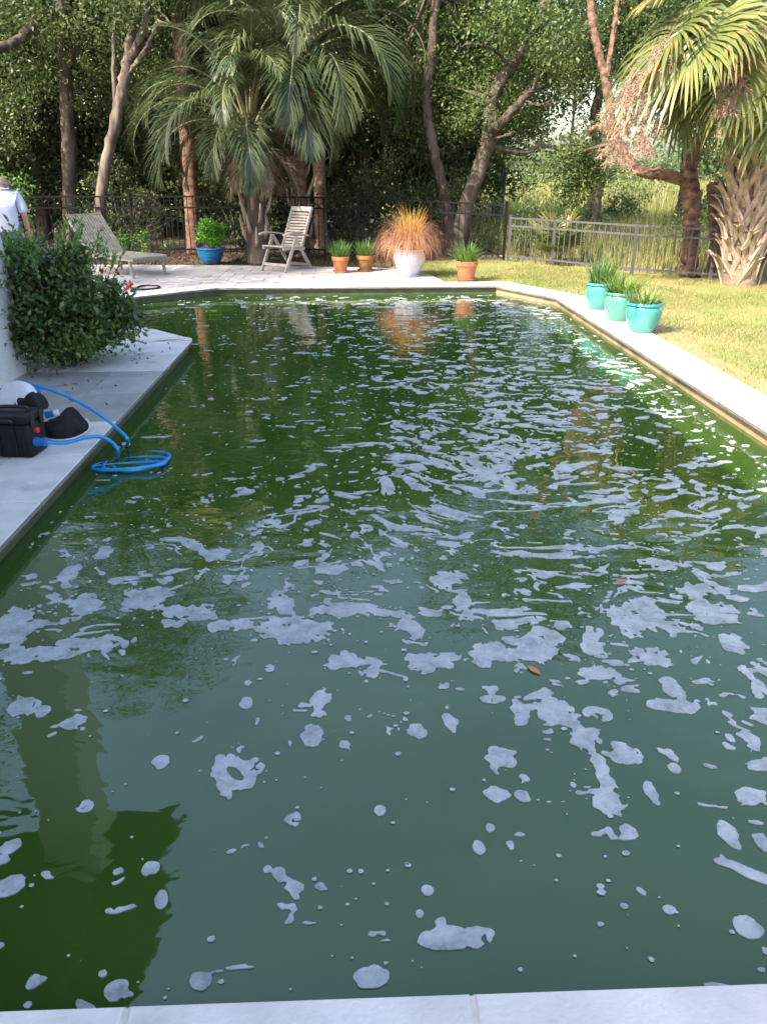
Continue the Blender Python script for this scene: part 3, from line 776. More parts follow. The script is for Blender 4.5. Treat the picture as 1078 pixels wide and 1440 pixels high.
# tree B: leaning, forked pale trunk
tB = [P(138, 330, 17.9), P(142, 280, 17.9), P(164, 165, 18), P(180, 90, 18), P(196, 0, 18.1), P(210, -80, 18.2)]; tB[0].z = -.05
tree('oak with slanting pale trunk that forks, behind the chaise longue', [(tB, .125, .105), ([tB[3], P(203, 40, 17.8), P(208, 0, 17.6), P(216, -60, 17.5)], .085, .07), ([tB[2], P(160, 90, 18), P(163, 0, 18.2)], .05, .03), ([P(180, 105, 18), P(205, 70, 17.7), P(222, 30, 17.5)], .05, .03)],
     [((-4.8, 18.8, 7.0), (2.2, 1.8, 2.4), 110), ((-4.5, 19.0, 10.0), (1.6, 1.3, 1.7), 60), ((-4.0, 19.6, 3.9), (1.5, .7, 1.3), 30), ((-4.5, 17.6, 4.5), (1.2, .3, .5), 18)], M['oakleaf'], M['bark_pale'], 2)
# row behind, filling the wood
rows = [(-10.5, 20.5, 3.0, 8.6), (-8.6, 23.0, 3.0, 9.2), (-5.6, 23.5, 3.0, 9.4), (-2.6, 22.8, 3.2, 9.8), (.2, 22.2, 3.0, 9.2), (2.6, 23.0, 2.6, 8.4), (4.6, 26.5, 1.8, 7.2), (11.5, 21.0, 3.0, 9.2), (14.5, 17.0, 3.0, 9.0), (7.0, 24.0, 2.4, 9.0), (9.4, 23.5, 2.2, 8.6)]
names = ['dark oak at the far left rear of the wood', 'dark oak behind the straight left trunk', 'dark oak deep behind the slanting forked trunk', 'tall dark oak deep behind the feather palms', 'dark oak deep behind the golden potted grass', 'dark oak deep behind the bare-limbed oak', 'smaller dark oak standing at the meadow edge', 'oak on the far right behind the fan palm', 'oak beyond the right edge of the lawn', 'oak in the meadow behind the arching limb', 'oak in the meadow behind the fan palm crown']
for i, (x, y, r, h) in enumerate(rows):
    tp = [(x, y, -.05), (x + .1, y, 1.6), (x - .15, y + .1, 3.2), (x + .1, y, 5.2)]
    crowns = [((x, y, h - 3.0), (r, r * .8, 3.0), 190)]
    if i < 6: crowns.append(((x, y + .3, 2.3), (r * .9, 1.0, 2.0), 110))
    tree(names[i], [(tp, .2, .1)], crowns, M['darkleaf'] if i % 3 else M['oakleaf'], M['bark'], 20 + i, per=105, size=.13, rclump=.62)
# tree F: bare-limbed oak right of centre
tF = [P(642, 330, 17.8), P(655, 290, 17.8), P(678, 225, 17.8), P(688, 185, 17.8), P(690, 140, 17.9), P(712, 100, 18.0), P(742, 62, 18), P(765, 10, 18.2), P(780, -70, 18.4)]; tF[0].z = -.05
tree('oak with brown trunk and broken bare limbs, right of the golden grass', [(tF[:5], .18, .13), (tF[4:], .13, .09), ([tF[3], P(705, 172, 17.6), P(725, 150, 17.5), P(748, 128, 17.4)], .11, .07), ([P(735, 140, 17.45), P(755, 148, 17.3), P(775, 142, 17.2)], .03, .015),
     ([P(694, 196, 17.6), P(712, 190, 17.4), P(722, 185, 17.3)], .03, .02), ([P(715, 95, 18), P(700, 75, 17.8), P(680, 64, 17.7)], .04, .02), ([P(690, 205, 17.9), P(735, 215, 17.9), P(760, 205, 18), P(800, 212, 18)], .06, .03)],
     [((3.4, 18.6, 7.1), (2.2, 1.8, 2.5), 140), ((4.9, 18.6, 8.9), (1.3, 1.0, 1.5), 40), ((2.6, 18.6, 9.1), (.8, .7, .9), 14), ((2.0, 18.9, 3.6), (1.1, .6, 1.4), 70), ((4.4, 18.8, 4.0), (1.3, .7, 1.1), 70), ((3.3, 19.2, 3.2), (1.6, .5, 1.5), 70), ((3.2, 17.9, 3.2), (.7, .4, .6), 10), ((3.3, 17.3, 4.2), (1.4, .3, .6), 30), ((2.3, 17.3, 2.9), (.5, .25, .6), 9)], M['oakleaf2'], M['bark'], 5, size=.08)
tG = [P(634, 330, 18.3), P(628, 290, 18.3), P(612, 220, 18.3), P(600, 150, 18.4), P(608, 60, 18.4), P(615, -50, 18.5)]; tG[0].z = -.05
tree('oak with slender dark leaning trunk just behind the golden grass', [(tG, .12, .09)], [((1.1, 19.0, 5.9), (1.7, 1.5, 2.1), 90), ((.7, 18.8, 3.6), (1.2, .6, 1.4), 44), ((1.2, 19.2, 1.6), (1.3, .4, .9), 22)], M['oakleaf'], M['bark'], 6, size=.08)
# tree E: straight yellowish trunk seen between the palms
tE = [P(452, 330, 19.6), P(447, 200, 19.6), P(441, 100, 19.6), P(436, 0, 19.6), P(432, -120, 19.6)]; tE[0].z = -.05
tree('tree with straight yellowish trunk between the two feather palms', [(tE, .15, .12)], [((-.9, 20.2, 7.4), (2.0, 1.6, 2.3), 90), ((-.6, 20.4, 3.6), (1.4, .6, 1.5), 40), ((-2.2, 20.6, 2.4), (1.4, .5, 1.4), 34)], M['oakleaf'], M['palm_trunk'], 7)
# tree H: trunk at the right fence with the long arching limb
tH = [P(968, 392, 13.75), P(970, 330, 13.75), P(972, 270, 13.75), P(968, 235, 13.8), P(985, 190, 14.0)]; tH[0].z = -.05
limb = [P(966, 256, 13.75), P(935, 246, 13.8), P(900, 240, 13.9), P(880, 222, 14), P(862, 190, 14.2), P(853, 120, 14.4), P(836, 50, 14.6), P(828, -10, 14.8), P(822, -90, 15.0)]
tree('cedar-brown tree at the low fence with a limb arching left', [(tH, .15, .12), (limb, .10, .05), ([P(826, 186, 14.2), P(842, 180, 14.2), P(868, 200, 14.2)], .045, .06), ([P(852, 110, 14.4), P(860, 60, 14.5), P(868, 0, 14.6)], .045, .03), ([P(1003, 392, 14.1), P(1006, 330, 14.1), P(1000, 260, 14.1)], .12, .09)],
     [((4.9, 15.6, 6.4), (1.6, 1.2, 1.9), 90), ((4.45, 16.3, 1.75), (.62, .4, .85), 52), ((4.9, 15.9, 4.0), (1.2, .6, .9), 90), ((4.2, 16.4, 3.6), (.7, .4, .8), 36), ((6.6, 14.8, 1.6), (.7, .4, .9), 20), ((6.9, 14.4, 6.2), (1.4, 1.2, 1.5), 46)], M['oakleaf'], M['bark_red'], 8, size=.075, rclump=.36, twigs=-13)
# shade tree left of the frame, over the patio's left half
tree('large shade oak on the left whose crown overhangs the patio', [([(-9.9, 9.2, -.05), (-9.8, 9.2, 2.5), (-9.5, 9.2, 5)], .3, .2)],
     [((-9.0, 9.1, 7.6), (2.9, 2.9, 2.1), 120), ((-7.6, 10.4, 7.4), (1.5, 1.4, 1.3), 34)], M['oakleaf'], M['bark'], 9, per=110, size=.11, rclump=.6)

def far_shrub(name, label, c, r, k, mat, seed, per=70, size=.07, group='shrubs behind the fence', cat='shrub', rclump=.25):
    rg = np.random.RandomState(seed); b0 = Vector((c[0], c[1], -.05)); root = empty(name, b0); tag(root, label, cat, group)
    C = ellipsoid_pts(k, c, r, rg, .4); C[:, 2] = np.maximum(C[:, 2], .08)
    b = MB()
    for i in range(0, k, 2): b.tube([Vector((rg.normal() * .04, rg.normal() * .04, 0)), (Vector(C[i]) - b0) * .5 + Vector((0, 0, .05)), Vector(C[i]) - b0], [.018, .012, .005], 5, cap=False)
    b.build('stems', M['bark'], root)
    v, f = clump_cloud(C, np.full(k, rclump), per, size, rg, .8)
    link('foliage', np_mesh('foliage', v - np.array(b0), [f]), mat, root)
    return root
far_shrub('hedge_shrub', 'bright green leafy shrub beside the person at left', (-7.4, 16.6, 1.25), (1.3, .7, .75), 60, M['hedge'], 31, per=110, size=.075)
far_shrub('understory_shrub', 'dark shrub under the slanting trunk behind fence', (-5.2, 18.8, 1.0), (1.3, .6, 1.0), 36, M['darkleaf'], 32, per=90, size=.08)
far_shrub('understory_shrub', 'dark shrub behind fence at the left feather palm', (-2.6, 19.0, 1.1), (1.5, .6, 1.0), 40, M['darkleaf'], 33, per=90, size=.08)
far_shrub('understory_shrub', 'dark shrub behind fence between terracotta pots', (.2, 18.6, .9), (1.2, .5, .9), 32, M['darkleaf'], 34, per=90, size=.08)
far_shrub('understory_shrub', 'dark shrub behind the bare-limbed oak trunk', (2.6, 18.6, .9), (1.0, .5, .85), 26, M['oakleaf'], 35, per=90, size=.07)
far_shrub('understory_shrub', 'green shrub behind the fence corner post', (3.7, 17.4, .55), (.55, .4, .55), 16, M['oakleaf2'], 36, per=90, size=.06)
far_shrub('understory_shrub', 'rusty leafed shrub at far left behind fence', (-8.6, 18.6, 2.4), (.9, .6, .9), 22, M['brownleaf'], 37, per=90, size=.08)
far_shrub('understory_shrub', 'small green shrub in the meadow beyond the low fence', (7.0, 16.5, .7), (.7, .5, .6), 18, M['oakleaf2'], 38, per=80, size=.06)
far_shrub('understory_shrub', 'dark shrub behind the fan palm trunk', (7.7, 13.9, .8), (.8, .4, .8), 22, M['oakleaf'], 39, per=80, size=.06)
far_shrub('understory_shrub', 'low pale green ground shrub left of the blue pot', (-4.6, 16.6, .25), (.9, .3, .3), 22, M['hedge'], 40, per=70, size=.05, rclump=.16)

# the depth of the wood behind the trees one can tell apart
rg = np.random.RandomState(49)
C = np.stack([rg.uniform(-19, 3.6, 900), rg.uniform(26, 29, 900), rg.uniform(0, 8.8, 900)], 1)
v, f = clump_cloud(C, np.full(900, 1.0), 90, .28, rg, .9)
tag(link('deep_wood', np_mesh('deep_wood', v, [f]), M['darkleaf']), 'dark mass of foliage deep in the wood behind the fence', 'wood', kind='stuff')
# distant wood beyond the meadow and reeds in it
rg = np.random.RandomState(50)
C = np.stack([rg.uniform(-60, 110, 420), rg.uniform(85, 100, 420), rg.uniform(0, 5.5, 420) * (.6 + .4 * rg.rand(420))], 1)
v, f = clump_cloud(C, np.full(420, 2.6), 60, .7, rg, .8)
tag(link('distant_wood', np_mesh('distant_wood', v, [f]), M['oakleaf']), 'far line of trees beyond the yellow-green meadow', 'wood', kind='stuff')
k = 26000
rx = rg.uniform(2.5, 14, k); ry = rg.uniform(13.2, 36, k) 
kp = in_poly(rx, ry, meadow_poly) & (ry > 14.0 + np.clip(6.0 - rx, -2, 3) * .9); rp = np.stack([rx[kp], ry[kp], np.full(kp.sum(), -.05)], 1)
tag(link('meadow_grass', blades_mesh('meadow_grass', rp, .42, .02, rg, .5), M['reed']), 'tall yellow-green marsh grass beyond the low fence', 'grass', kind='stuff')

k = 26000
rx = rg.uniform(2, 46, k); ry = rg.uniform(30, 82, k); kp = in_poly(rx, ry, meadow_poly); rp = np.stack([rx[kp], ry[kp], np.full(kp.sum(), -.05)], 1)
tag(link('marsh_grass', blades_mesh('marsh_grass', rp, .7, .09, rg, .5), M['reed']), 'hazy far marsh grass between the low fence and the tree line', 'grass', kind='stuff')
for q, (x, y, r) in enumerate([(6.9, 24.0, .6), (8.9, 27.0, .9), (9.8, 22.5, 1.0), (7.2, 38, 2.2), (12.5, 40, 2.4), (16, 44, 2.5)]):
    far_shrub('marsh_shrub', ['rounded pale shrub in the meadow right of the hanging oak boughs', 'broad shrub in the meadow behind the cedar-brown trunk', 'shrub in the meadow behind the fan palm', 'far shrub at the meadow end, leftmost', 'far shrub at the meadow end, middle', 'far shrub at the meadow end, rightmost'][q], (x, y, r * .5), (r, r * .6, r * .7), 30, M['oakleaf2'] if q % 2 else M['oakleaf'], 700 + q, per=70, size=.06 + .03 * r, group='shrubs in the meadow', rclump=.3 * r)
k = 110
lx = rg.normal(-2.55, .45, k); ly = rg.normal(7.1, .7, k); kp = (lx < -1.85) & (lx > -3.0)
c = np.stack([lx[kp], ly[kp], rg.uniform(.004, .008, kp.sum())], 1); v = leaf_quads(c, .04, rg, .45, 5.0)
tag(link('deck_litter', np_mesh('deck_litter', v, [np.arange(len(v)).reshape(-1, 4)]), M['brownleaf']), 'small dry leaves strewn on the deck around the big shrub', 'leaf litter', kind='stuff')
# mulch litter under the palms
k = 5000
mx = rg.uniform(-8, 1.0, k); my = rg.uniform(15.4, 18.5, k)
kp = ~in_poly(mx, my, [(-8.5, 9.5), (1.5, 9.5), (1.5, 13.1), (1.35, 14.1), (.6, 15.1), (-.3, 15.35), (-3.5, 15.8), (-8.5, 16)])
c = np.stack([mx[kp], my[kp], rg.uniform(-.065, -.04, kp.sum())], 1)
v = leaf_quads(c, .1, rg, .3, 3.0); tag(link('leaf_litter', np_mesh('leaf_litter', v, [np.arange(len(v)).reshape(-1, 4)]), M['brownleaf']), 'brown fallen leaves on the mulch below the palms', 'leaf litter', kind='stuff')

# ------------------------------------------------------------------ palms
def frond_pinnate(L, el0, bend, npairs, ll, seed, twist=.3):
    """arching feather frond in the local xz plane; returns (leaflets mesh, stem mesh)"""
    rg = np.random.RandomState(seed); pts = []; p = Vector((0, 0, 0)); ang = el0; S = 26
    for i in range(S + 1):
        pts.append(p.copy()); t = i / S
        p = p + Vector((math.cos(ang), 0, math.sin(ang))) * (L / S); ang -= bend / S * (.35 + 1.5 * t)
    st = MB().tube(pts, lerp_list([.032, .018, .010, .004], S + 1), 6)
    V = []; F3 = []; F4 = []
    for j in range(npairs):
        t = .24 + .76 * (j + .5) / npairs; x = t * S; i = min(int(x), S - 1); q = pts[i].lerp(pts[i + 1], x - i)
        d = (pts[i + 1] - pts[i]).normalized(); nrm = Vector((-d.z, 0, d.x))
        l = ll * (math.sin(PI * min(1, .18 + t * .86)) ** .6) * (.85 + .3 * rg.rand()) + .05
        for sgn in (-1, 1):
            a = 1.0 - .65 * t + rg.normal() * .09; v_ = .35 + rg.normal() * .15
            dr = (Vector((0, sgn, 0)) * math.sin(a) * math.cos(v_) + d * math.cos(a) + nrm * math.sin(a) * math.sin(v_)).normalized()
            w = .011; side = dr.cross(nrm).normalized() * w
            m1 = q + dr * l * .5; tip = m1 + (dr + Vector((0, 0, -.55 - .25 * rg.rand()))).normalized() * l * .5
            n0 = len(V); V += [q - side * .7, q + side * .7, m1 + side, m1 - side, tip]
            F4.append((n0, n0 + 1, n0 + 2, n0 + 3)); F3.append((n0 + 3, n0 + 2, n0 + 4))
    me = np_mesh('frond', np.array([tuple(v) for v in V]), [np.array(F4), np.array(F3)])
    return me, st.mesh('rachis', True)

PIN = []
for q, (e, bnd, L) in enumerate([(1.35, 1.5, 2.2), (1.12, 2.2, 2.4), (.9, 2.6, 2.4), (.65, 2.6, 2.3), (.35, 2.3, 2.1), (.0, 1.7, 1.9)]):
    a, b = frond_pinnate(L, e, bnd, 62, .62, 300 + q); a.materials.append(M['pindo']); b.materials.append(M['pindo_stem']); PIN.append((a, b))
for q, (e, bnd, L) in enumerate([(-.6, .8, 1.3), (-.9, .5, 1.1)]):
    a, b = frond_pinnate(L, e, bnd, 26, .35, 320 + q); a.materials.append(M['deadfrond']); b.materials.append(M['deadfrond']); PIN.append((a, b))

def feather_palm(label, base, top, r0, r1, barkmat, plan, seed, sc=1.0, stubs=40):
    rg = np.random.RandomState(seed); base = Vector(base); top = Vector(top); root = empty('feather_palm', base); tag(root, label, 'palm tree', 'palms behind the pool')
    d = top - base; pts = [d * t for t in np.linspace(0, 1, 9)]
    MB().tube(pts, [r0 * 1.15] + lerp_list([r0, r1], 8), 14).build('trunk', barkmat, root, smooth=True)
    sb = MB().tube([(0, 0, 0), (.07, 0, .12), (.12, 0, .30), (.13, 0, .42)], [.05, .04, .025, .012], 6).mesh('frond_stub', True); sb.materials.append(M['boot'])
    for i in range(stubs):
        t = .12 + .86 * i / stubs; q = d * t; a = i * 2.39996; rr = r0 + (r1 - r0) * t - .03
        link('frond_stub', sb, None, root, loc=(q.x + math.cos(a) * rr, q.y + math.sin(a) * rr, q.z - .1), rot=(0, rg.normal() * .15, a), scale=(1, 1, .8 + .5 * rg.rand()))
    for i, (kind, az, s) in enumerate(plan):
        a, b = PIN[kind]
        o = link('frond', a, None, root, loc=d + Vector((math.cos(az) * r1 * .5, math.sin(az) * r1 * .5, -.25 * (kind / 6) + .05)), rot=(rg.normal() * .12, 0, az), scale=s * sc * (.92 + .16 * rg.rand()))
        link('rachis', b, None, o)
    return root
def frond_plan(seed, counts, s=1.0):
    rg = np.random.RandomState(seed); out = []; g = rg.rand() * 6
    for kind, k in enumerate(counts):
        for j in range(k): g += 2.39996; out.append((kind, g + rg.normal() * .15, s))
    return out
feather_palm('stout grey-green feather palm with drooping fronds, behind the blue pot', (-1.95, 16.55, -.05), tuple(P(352, 175, 16.6)), .22, .2, M['bark'], frond_plan(1, (4, 5, 5, 4, 3, 3, 6, 6)) + [(3, -2.9, 1.2), (4, -2.5, 1.15), (4, -1.5, 1.05), (3, -2.2, 1.2), (2, 3.0, 1.25)], 61, 1.06)
feather_palm('feather palm with reddish trunk behind the wooden armchair', (-1.15, 17.75, -.05), tuple(P(412, 88, 17.75)), .19, .16, M['bark_red'], frond_plan(2, (4, 5, 6, 5, 3, 2, 2, 2)) + [(3, -.3, 1.3), (4, -.45, 1.3), (4, -1.5, 1.35), (3, -.8, 1.3), (4, -1.1, 1.35), (2, -.2, 1.3), (5, -1.45, 1.3)], 62, 1.2, 20)

# fan palms
def frond_fan(pl, el0, bend, bl, nseg, seed, droop=.6):
    rg = np.random.RandomState(seed); pts = []; p = Vector((0, 0, 0)); ang = el0; S = 12
    for i in range(S + 1):
        pts.append(p.copy()); p = p + Vector((math.cos(ang), 0, math.sin(ang))) * (pl / S); ang -= bend / S
    st = MB().tube(pts, lerp_list([.028, .016, .012], S + 1), 6)
    hub = pts[-1]; d = Vector((math.cos(ang), 0, math.sin(ang))); nrm = Vector((-d.z, 0, d.x)); V = []; F4 = []; F3 = []
    for j in range(nseg):
        u = (j + .5) / nseg * 2 - 1; th = u * 2.15
        dr = (d * math.cos(th) + Vector((0, 1, 0)) * math.sin(th) + nrm * (.25 * abs(u) - .05)).normalized()
        hb0 = hub - d * .0 + d * (.25 * (1 - abs(u))) * bl
        l = bl * (1 - .28 * abs(u) ** 2) * (.85 + .3 * rg.rand()) * (1 - .2 * (1 - abs(u)))
        w = .022; side = dr.cross(nrm).normalized()
        q = [hb0, hb0 + dr * l * .38]; dd = dr
        for k in range(3):
            dd = (dd + Vector((rg.normal() * .05, rg.normal() * .05, -droop * (.5 + .5 * k)))).normalized(); q.append(q[-1] + dd * l * .21)
        ws = [.008, w, w * .9, w * .6]
        n0 = len(V)
        fold = nrm * .008 * (1 if j % 2 else -1)
        for k in range(4): V += [q[k] - side * ws[k] + fold, q[k] + side * ws[k] - fold]
        V.append(q[4])
        for k in range(3): F4.append((n0 + 2 * k, n0 + 2 * k + 1, n0 + 2 * k + 3, n0 + 2 * k + 2))
        F3.append((n0 + 6, n0 + 7, n0 + 8))
    return np_mesh('fan_frond', np.array([tuple(v) for v in V]), [np.array(F4), np.array(F3)]), st.mesh('petiole', True)
FAN = []
for q, (e, bnd, pl) in enumerate([(1.3, .7, .9), (.95, 1.1, 1.0), (.6, 1.3, 1.05), (.25, 1.4, 1.05), (-.15, 1.25, 1.0), (-.55, .9, .95)]):
    a, b = frond_fan(pl, e, bnd, 1.0, 40, 400 + q, .30); a.materials.append(M['sabal']); b.materials.append(M['pindo_stem']); FAN.append((a, b))

def boot_mesh():
    b = MB()
    for s in (-1, 1):
        path = smoothpath([(0, s * .085, -.10), (.05, s * .06, .02), (.10, s * .025, .12), (.17, s * .012, .22), (.25, s * .045, .28)], 3)
        rr = lerp_list([.034, .034, .036, .032, .012], len(path)); base = len(b.v)
        for i, p in enumerate(path):
            w = rr[i]; b.v += [p + Vector((-.008, -w, 0)), p + Vector((.018, -w * .6, 0)), p + Vector((.018, w * .6, 0)), p + Vector((-.008, w, 0))]
        for i in range(len(path) - 1):
            for k in range(4): b.f.append((base + 4 * i + k, base + 4 * i + (k + 1) % 4, base + 4 * i + 4 + (k + 1) % 4, base + 4 * i + 4 + k))
        b.f.append((base + 4 * len(path) - 4, base + 4 * len(path) - 3, base + 4 * len(path) - 2, base + 4 * len(path) - 1))
    m_ = b.mesh('boot'); m_.materials.append(M['boot']); return m_
BOOT = boot_mesh()

def stalk_mesh(L, out, seed, nb=46):
    """old flower stalk: hanging brush of fine twigs"""
    rg = np.random.RandomState(seed)
    sp = smoothpath([(0, 0, 0), (out * .6, 0, .25), (out, 0, -.1), (out * 1.15, 0, -L * .5), (out * 1.1, 0, -L)], 6)
    b = MB().tube(sp, lerp_list([.022, .014, .008, .004], len(sp)), 5)
    V = []; F = []
    def ribbon(p, q, w):
        d = (q - p); s = d.cross(Vector(rg.normal(size=3))); s.normalize(); n0 = len(V)
        V.extend([p - s * w, p + s * w, q + s * w * .5, q - s * w * .5]); F.append((n0, n0 + 1, n0 + 2, n0 + 3))
    for j in range(nb):
        t = .3 + .68 * j / nb; p = sp[min(int(t * (len(sp) - 1)), len(sp) - 1)]
        d = Vector((rg.normal(), rg.normal(), -.5 + rg.normal() * .3)).normalized(); l = L * (.34 - .12 * t) * (.7 + .6 * rg.rand()); prev = p
        for k in range(5):
            q = prev + d * l / 5; ribbon(prev, q, .005); d = (d + Vector((0, 0, -.22))).normalized()
            for m_ in range(7):
                d2 = (d * .6 + Vector(rg.normal(size=3)) * .8 + Vector((0, 0, -.5))).normalized(); e = q + d2 * .09 * (.6 + .8 * rg.rand()); ribbon(q, e, .004)
                for m2 in range(2):
                    ribbon(q.lerp(e, .6), q.lerp(e, .6) + (d2 + Vector(rg.normal(size=3)) * .7).normalized() * .07, .0035)
            prev = q
    b.add(V, F); m_ = b.mesh('flower_stalk'); m_.materials.append(M['stalk']); return m_

def fan_palm(label, base, top, r0, r1, plan, seed, boots=(0, 0, 0), stalks=(), sc=1.0, barkmat=None):
    rg = np.random.RandomState(seed); base = Vector(base); top = Vector(top); root = empty('fan_palm', base); tag(root, label, 'palm tree', 'palms behind the pool')
    d = top - base; pts = [d * t for t in np.linspace(0, 1, 9)]
    MB().tube(pts, [r0 * 1.12] + lerp_list([r0, r1], 8), 16).build('trunk', barkmat or M['palm_trunk'], root, smooth=True)
    nb, t0, t1 = boots
    for i in range(nb):
        t = t0 + (t1 - t0) * i / max(1, nb - 1); a = i * 2.39996 + rg.normal() * .06; q = d * t; rr = r0 + (r1 - r0) * t - .03; s = .85 + .3 * rg.rand()
        link('boot', BOOT, None, root, loc=(q.x + math.cos(a) * rr, q.y + math.sin(a) * rr, q.z), rot=(0, rg.normal() * .12, a), scale=(s * (1.1 + .6 * t), s * 1.4, s * 1.35))
    for kind, az, s in plan:
        a, b = FAN[kind]
        o = link('fan_frond', a, None, root, loc=d + Vector((math.cos(az) * r1 * .6, math.sin(az) * r1 * .6, -.08 * min(kind, 5) + .1)), rot=(rg.normal() * .12, 0, az), scale=s * sc * (.92 + .16 * rg.rand()))
        link('petiole', b, None, o)
    for (L, out, az, dz, s) in stalks:
        link('flower_stalk', stalk_mesh(L, out, s), None, root, loc=d + Vector((0, 0, dz)), rot=(0, 0, az))
    return root
a, b = frond_fan(1.35, .45, 2.05, 1.05, 42, 470, .2); a.materials.append(M['sabal']); b.materials.append(M['pindo_stem']); FAN.append((a, b))
a, b = frond_fan(1.15, .75, 1.5, 1.2, 44, 471, .28); a.materials.append(M['sabal']); b.materials.append(M['pindo_stem']); FAN.append((a, b))
FANUP = []
for q, (e, bnd) in enumerate([(1.4, .15), (1.1, .25), (.8, .3)]):
    a, b = frond_fan(.8, e, bnd, .75, 30, 450 + q, .08); a.materials.append(M['sabal']); b.materials.append(M['pindo_stem']); FANUP.append((a, b))
pl = frond_plan(5, (3, 5, 5, 3, 2, 0)) + [(6, -2.95, 1.05), (6, -2.45, 1.0), (6, -1.3, .95), (6, -.7, 1.0), (7, -3.0, 1.2), (7, -2.6, 1.15), (3, -2.1, 1.1), (2, -2.9, 1.15), (2, -2.4, 1.1), (4, -1.6, 1.05), (7, -1.0, 1.05)]
fan_palm('sunlit fan palm with crisscross leaf stubs on the lawn at right', (6.28, 12.75, -.05), tuple(P(1066, 30, 12.75)), .24, .17, pl, 71, (84, .03, .64), [(1.35, 1.6, -2.8, -.3, 1), (1.05, 1.05, -2.15, -.3, 2), (1.4, 1.7, -3.0, -.45, 3), (.95, .85, -1.95, -.4, 4)], 1.0)
C0 = [P(272, 330, 18.6), P(250, -30, 18.6)]; C0[0].z = -.05
fan_palm('tall fan palm with smooth pinkish trunk left of the feather palms', tuple(C0[0]), (C0[1].x, C0[1].y, 6.2), .17, .15, frond_plan(6, (4, 5, 6, 5, 4, 2)), 72, barkmat=M['bark_red'])

def palmetto(base, seed, label, k=18, s=.62):
    rg = np.random.RandomState(seed); root = empty('palmetto', base); tag(root, label, 'palmetto')
    for i in range(k):
        a, b = FANUP[[0, 1, 1, 2][i % 4]]
        o = link('fan_frond', a, M['sabal'], root, rot=(0, 0, i * 2.4 + rg.normal() * .1), scale=s * (.8 + .4 * rg.rand())); link('petiole', b, None, o)
palmetto(P(802, 372, 16.0) * Vector((1, 1, 0)) if False else (4.05, 16.05, -.05), 81, 'low green palmetto clump just behind the low fence')

# ------------------------------------------------------------------ big shrub on the left deck
def big_shrub():
    rg = np.random.RandomState(91); c = Vector((-2.78, 7.45, 0)); root = empty('evergreen_shrub', c)
    tag(root, 'big glossy dark green shrub on the left deck by the pool', 'shrub')
    C = np.concatenate([ellipsoid_pts(230, (-.04, 0, .48), (.62, .70, .44), rg, .55), ellipsoid_pts(60, (-.05, 0, .85), (.42, .45, .28), rg, .5), ellipsoid_pts(40, (.38, .05, .42), (.32, .36, .26), rg, .5)])
    C[:, 2] = np.maximum(C[:, 2], .07)
    b = MB()
    for i in range(0, len(C), 3):
        e = Vector(C[i]); b.tube([Vector((rg.normal() * .06, rg.normal() * .06, 0)), e * .45 + Vector((0, 0, .12)), e], [.014, .009, .004], 5, cap=False)
    v, f = clump_cloud(C, np.full(len(C), .15), 62, .058, rg, .9, .5, .5)
    vi, fi = clump_cloud(ellipsoid_pts(60, (0, 0, .5), (.55, .6, .42), rg, .4), np.full(60, .15), 45, .05, rg, .9, .5, .5)
    link('dry_leaves', np_mesh('dry_leaves', vi, [fi]), M['brownleaf'], root)
    # shoots standing out of the outline, leaves set up the stem
    sv = []
    for i in range(70):
        th = rg.rand() * 2 * PI; ph = .25 + rg.rand() * 1.1
        p = Vector((math.cos(th) * .62 * math.sin(ph), math.sin(th) * .66 * math.sin(ph), .55 + .55 * math.cos(ph) * .95)); d = (Vector((math.cos(th) * .5, math.sin(th) * .5, 1.0))).normalized(); L = .12 + .2 * rg.rand()
        b.tube([p - d * .1, p + d * L], [.004, .002], 4, cap=False)
        k = 14; t = np.linspace(.1, 1, k)
        cc = np.array(p)[None] + np.array(d)[None] * (t * L)[:, None]; dd = rand_dirs(k, rg) * .8 + np.array(d)[None] * .9; dd /= np.linalg.norm(dd, axis=1, keepdims=True)
        sv.append(leaf_quads(cc + dd * .022, .05, rg, .5, .2, .3, dd))
    b.build('stems', M['bark'], root)
    link('foliage', np_mesh('foliage', v, [f]), M['bushleaf'], root)
    sv = np.concatenate(sv); link('shoots', np_mesh('shoots', sv, [np.arange(len(sv)).reshape(-1, 4)]), M['shootleaf'], root)
big_shrub()

# ------------------------------------------------------------------ pots
def blade_plant(k, h, spread, w, rng, droop=1.0, base_r=.08, seg=5, up0=(.9, 1.5), zb=0.0):
    """arching strap leaves; returns verts, quads"""
    V = []; F = []
    for i in range(k):
        a = rng.rand() * 2 * PI; el = up0[0] + (up0[1] - up0[0]) * rng.rand(); L = h * (.6 + .5 * rng.rand())
        p = Vector((math.cos(a) * base_r * rng.rand() ** .5, math.sin(a) * base_r * rng.rand() ** .5, zb)); az = a + rng.normal() * .5
        side = Vector((-math.sin(az), math.cos(az), 0)); b = droop * (.4 + .9 * rng.rand()); n0 = len(V)
        for j in range(seg + 1):
            t = j / seg; ww = w * (1 - t ** 2 * .95) * (.6 + .4 * min(1, t * 4)) / 2
            V += [p - side * ww, p + side * ww]
            p = p + Vector((math.cos(az) * math.cos(el) * spread, math.sin(az) * math.cos(el) * spread, math.sin(el))) * (L / seg); el -= b / seg * (.4 + 1.4 * t)
        for j in range(seg): F.append((n0 + 2 * j, n0 + 2 * j + 1, n0 + 2 * j + 3, n0 + 2 * j + 2))
    return np.array([tuple(v) for v in V]), np.array(F)
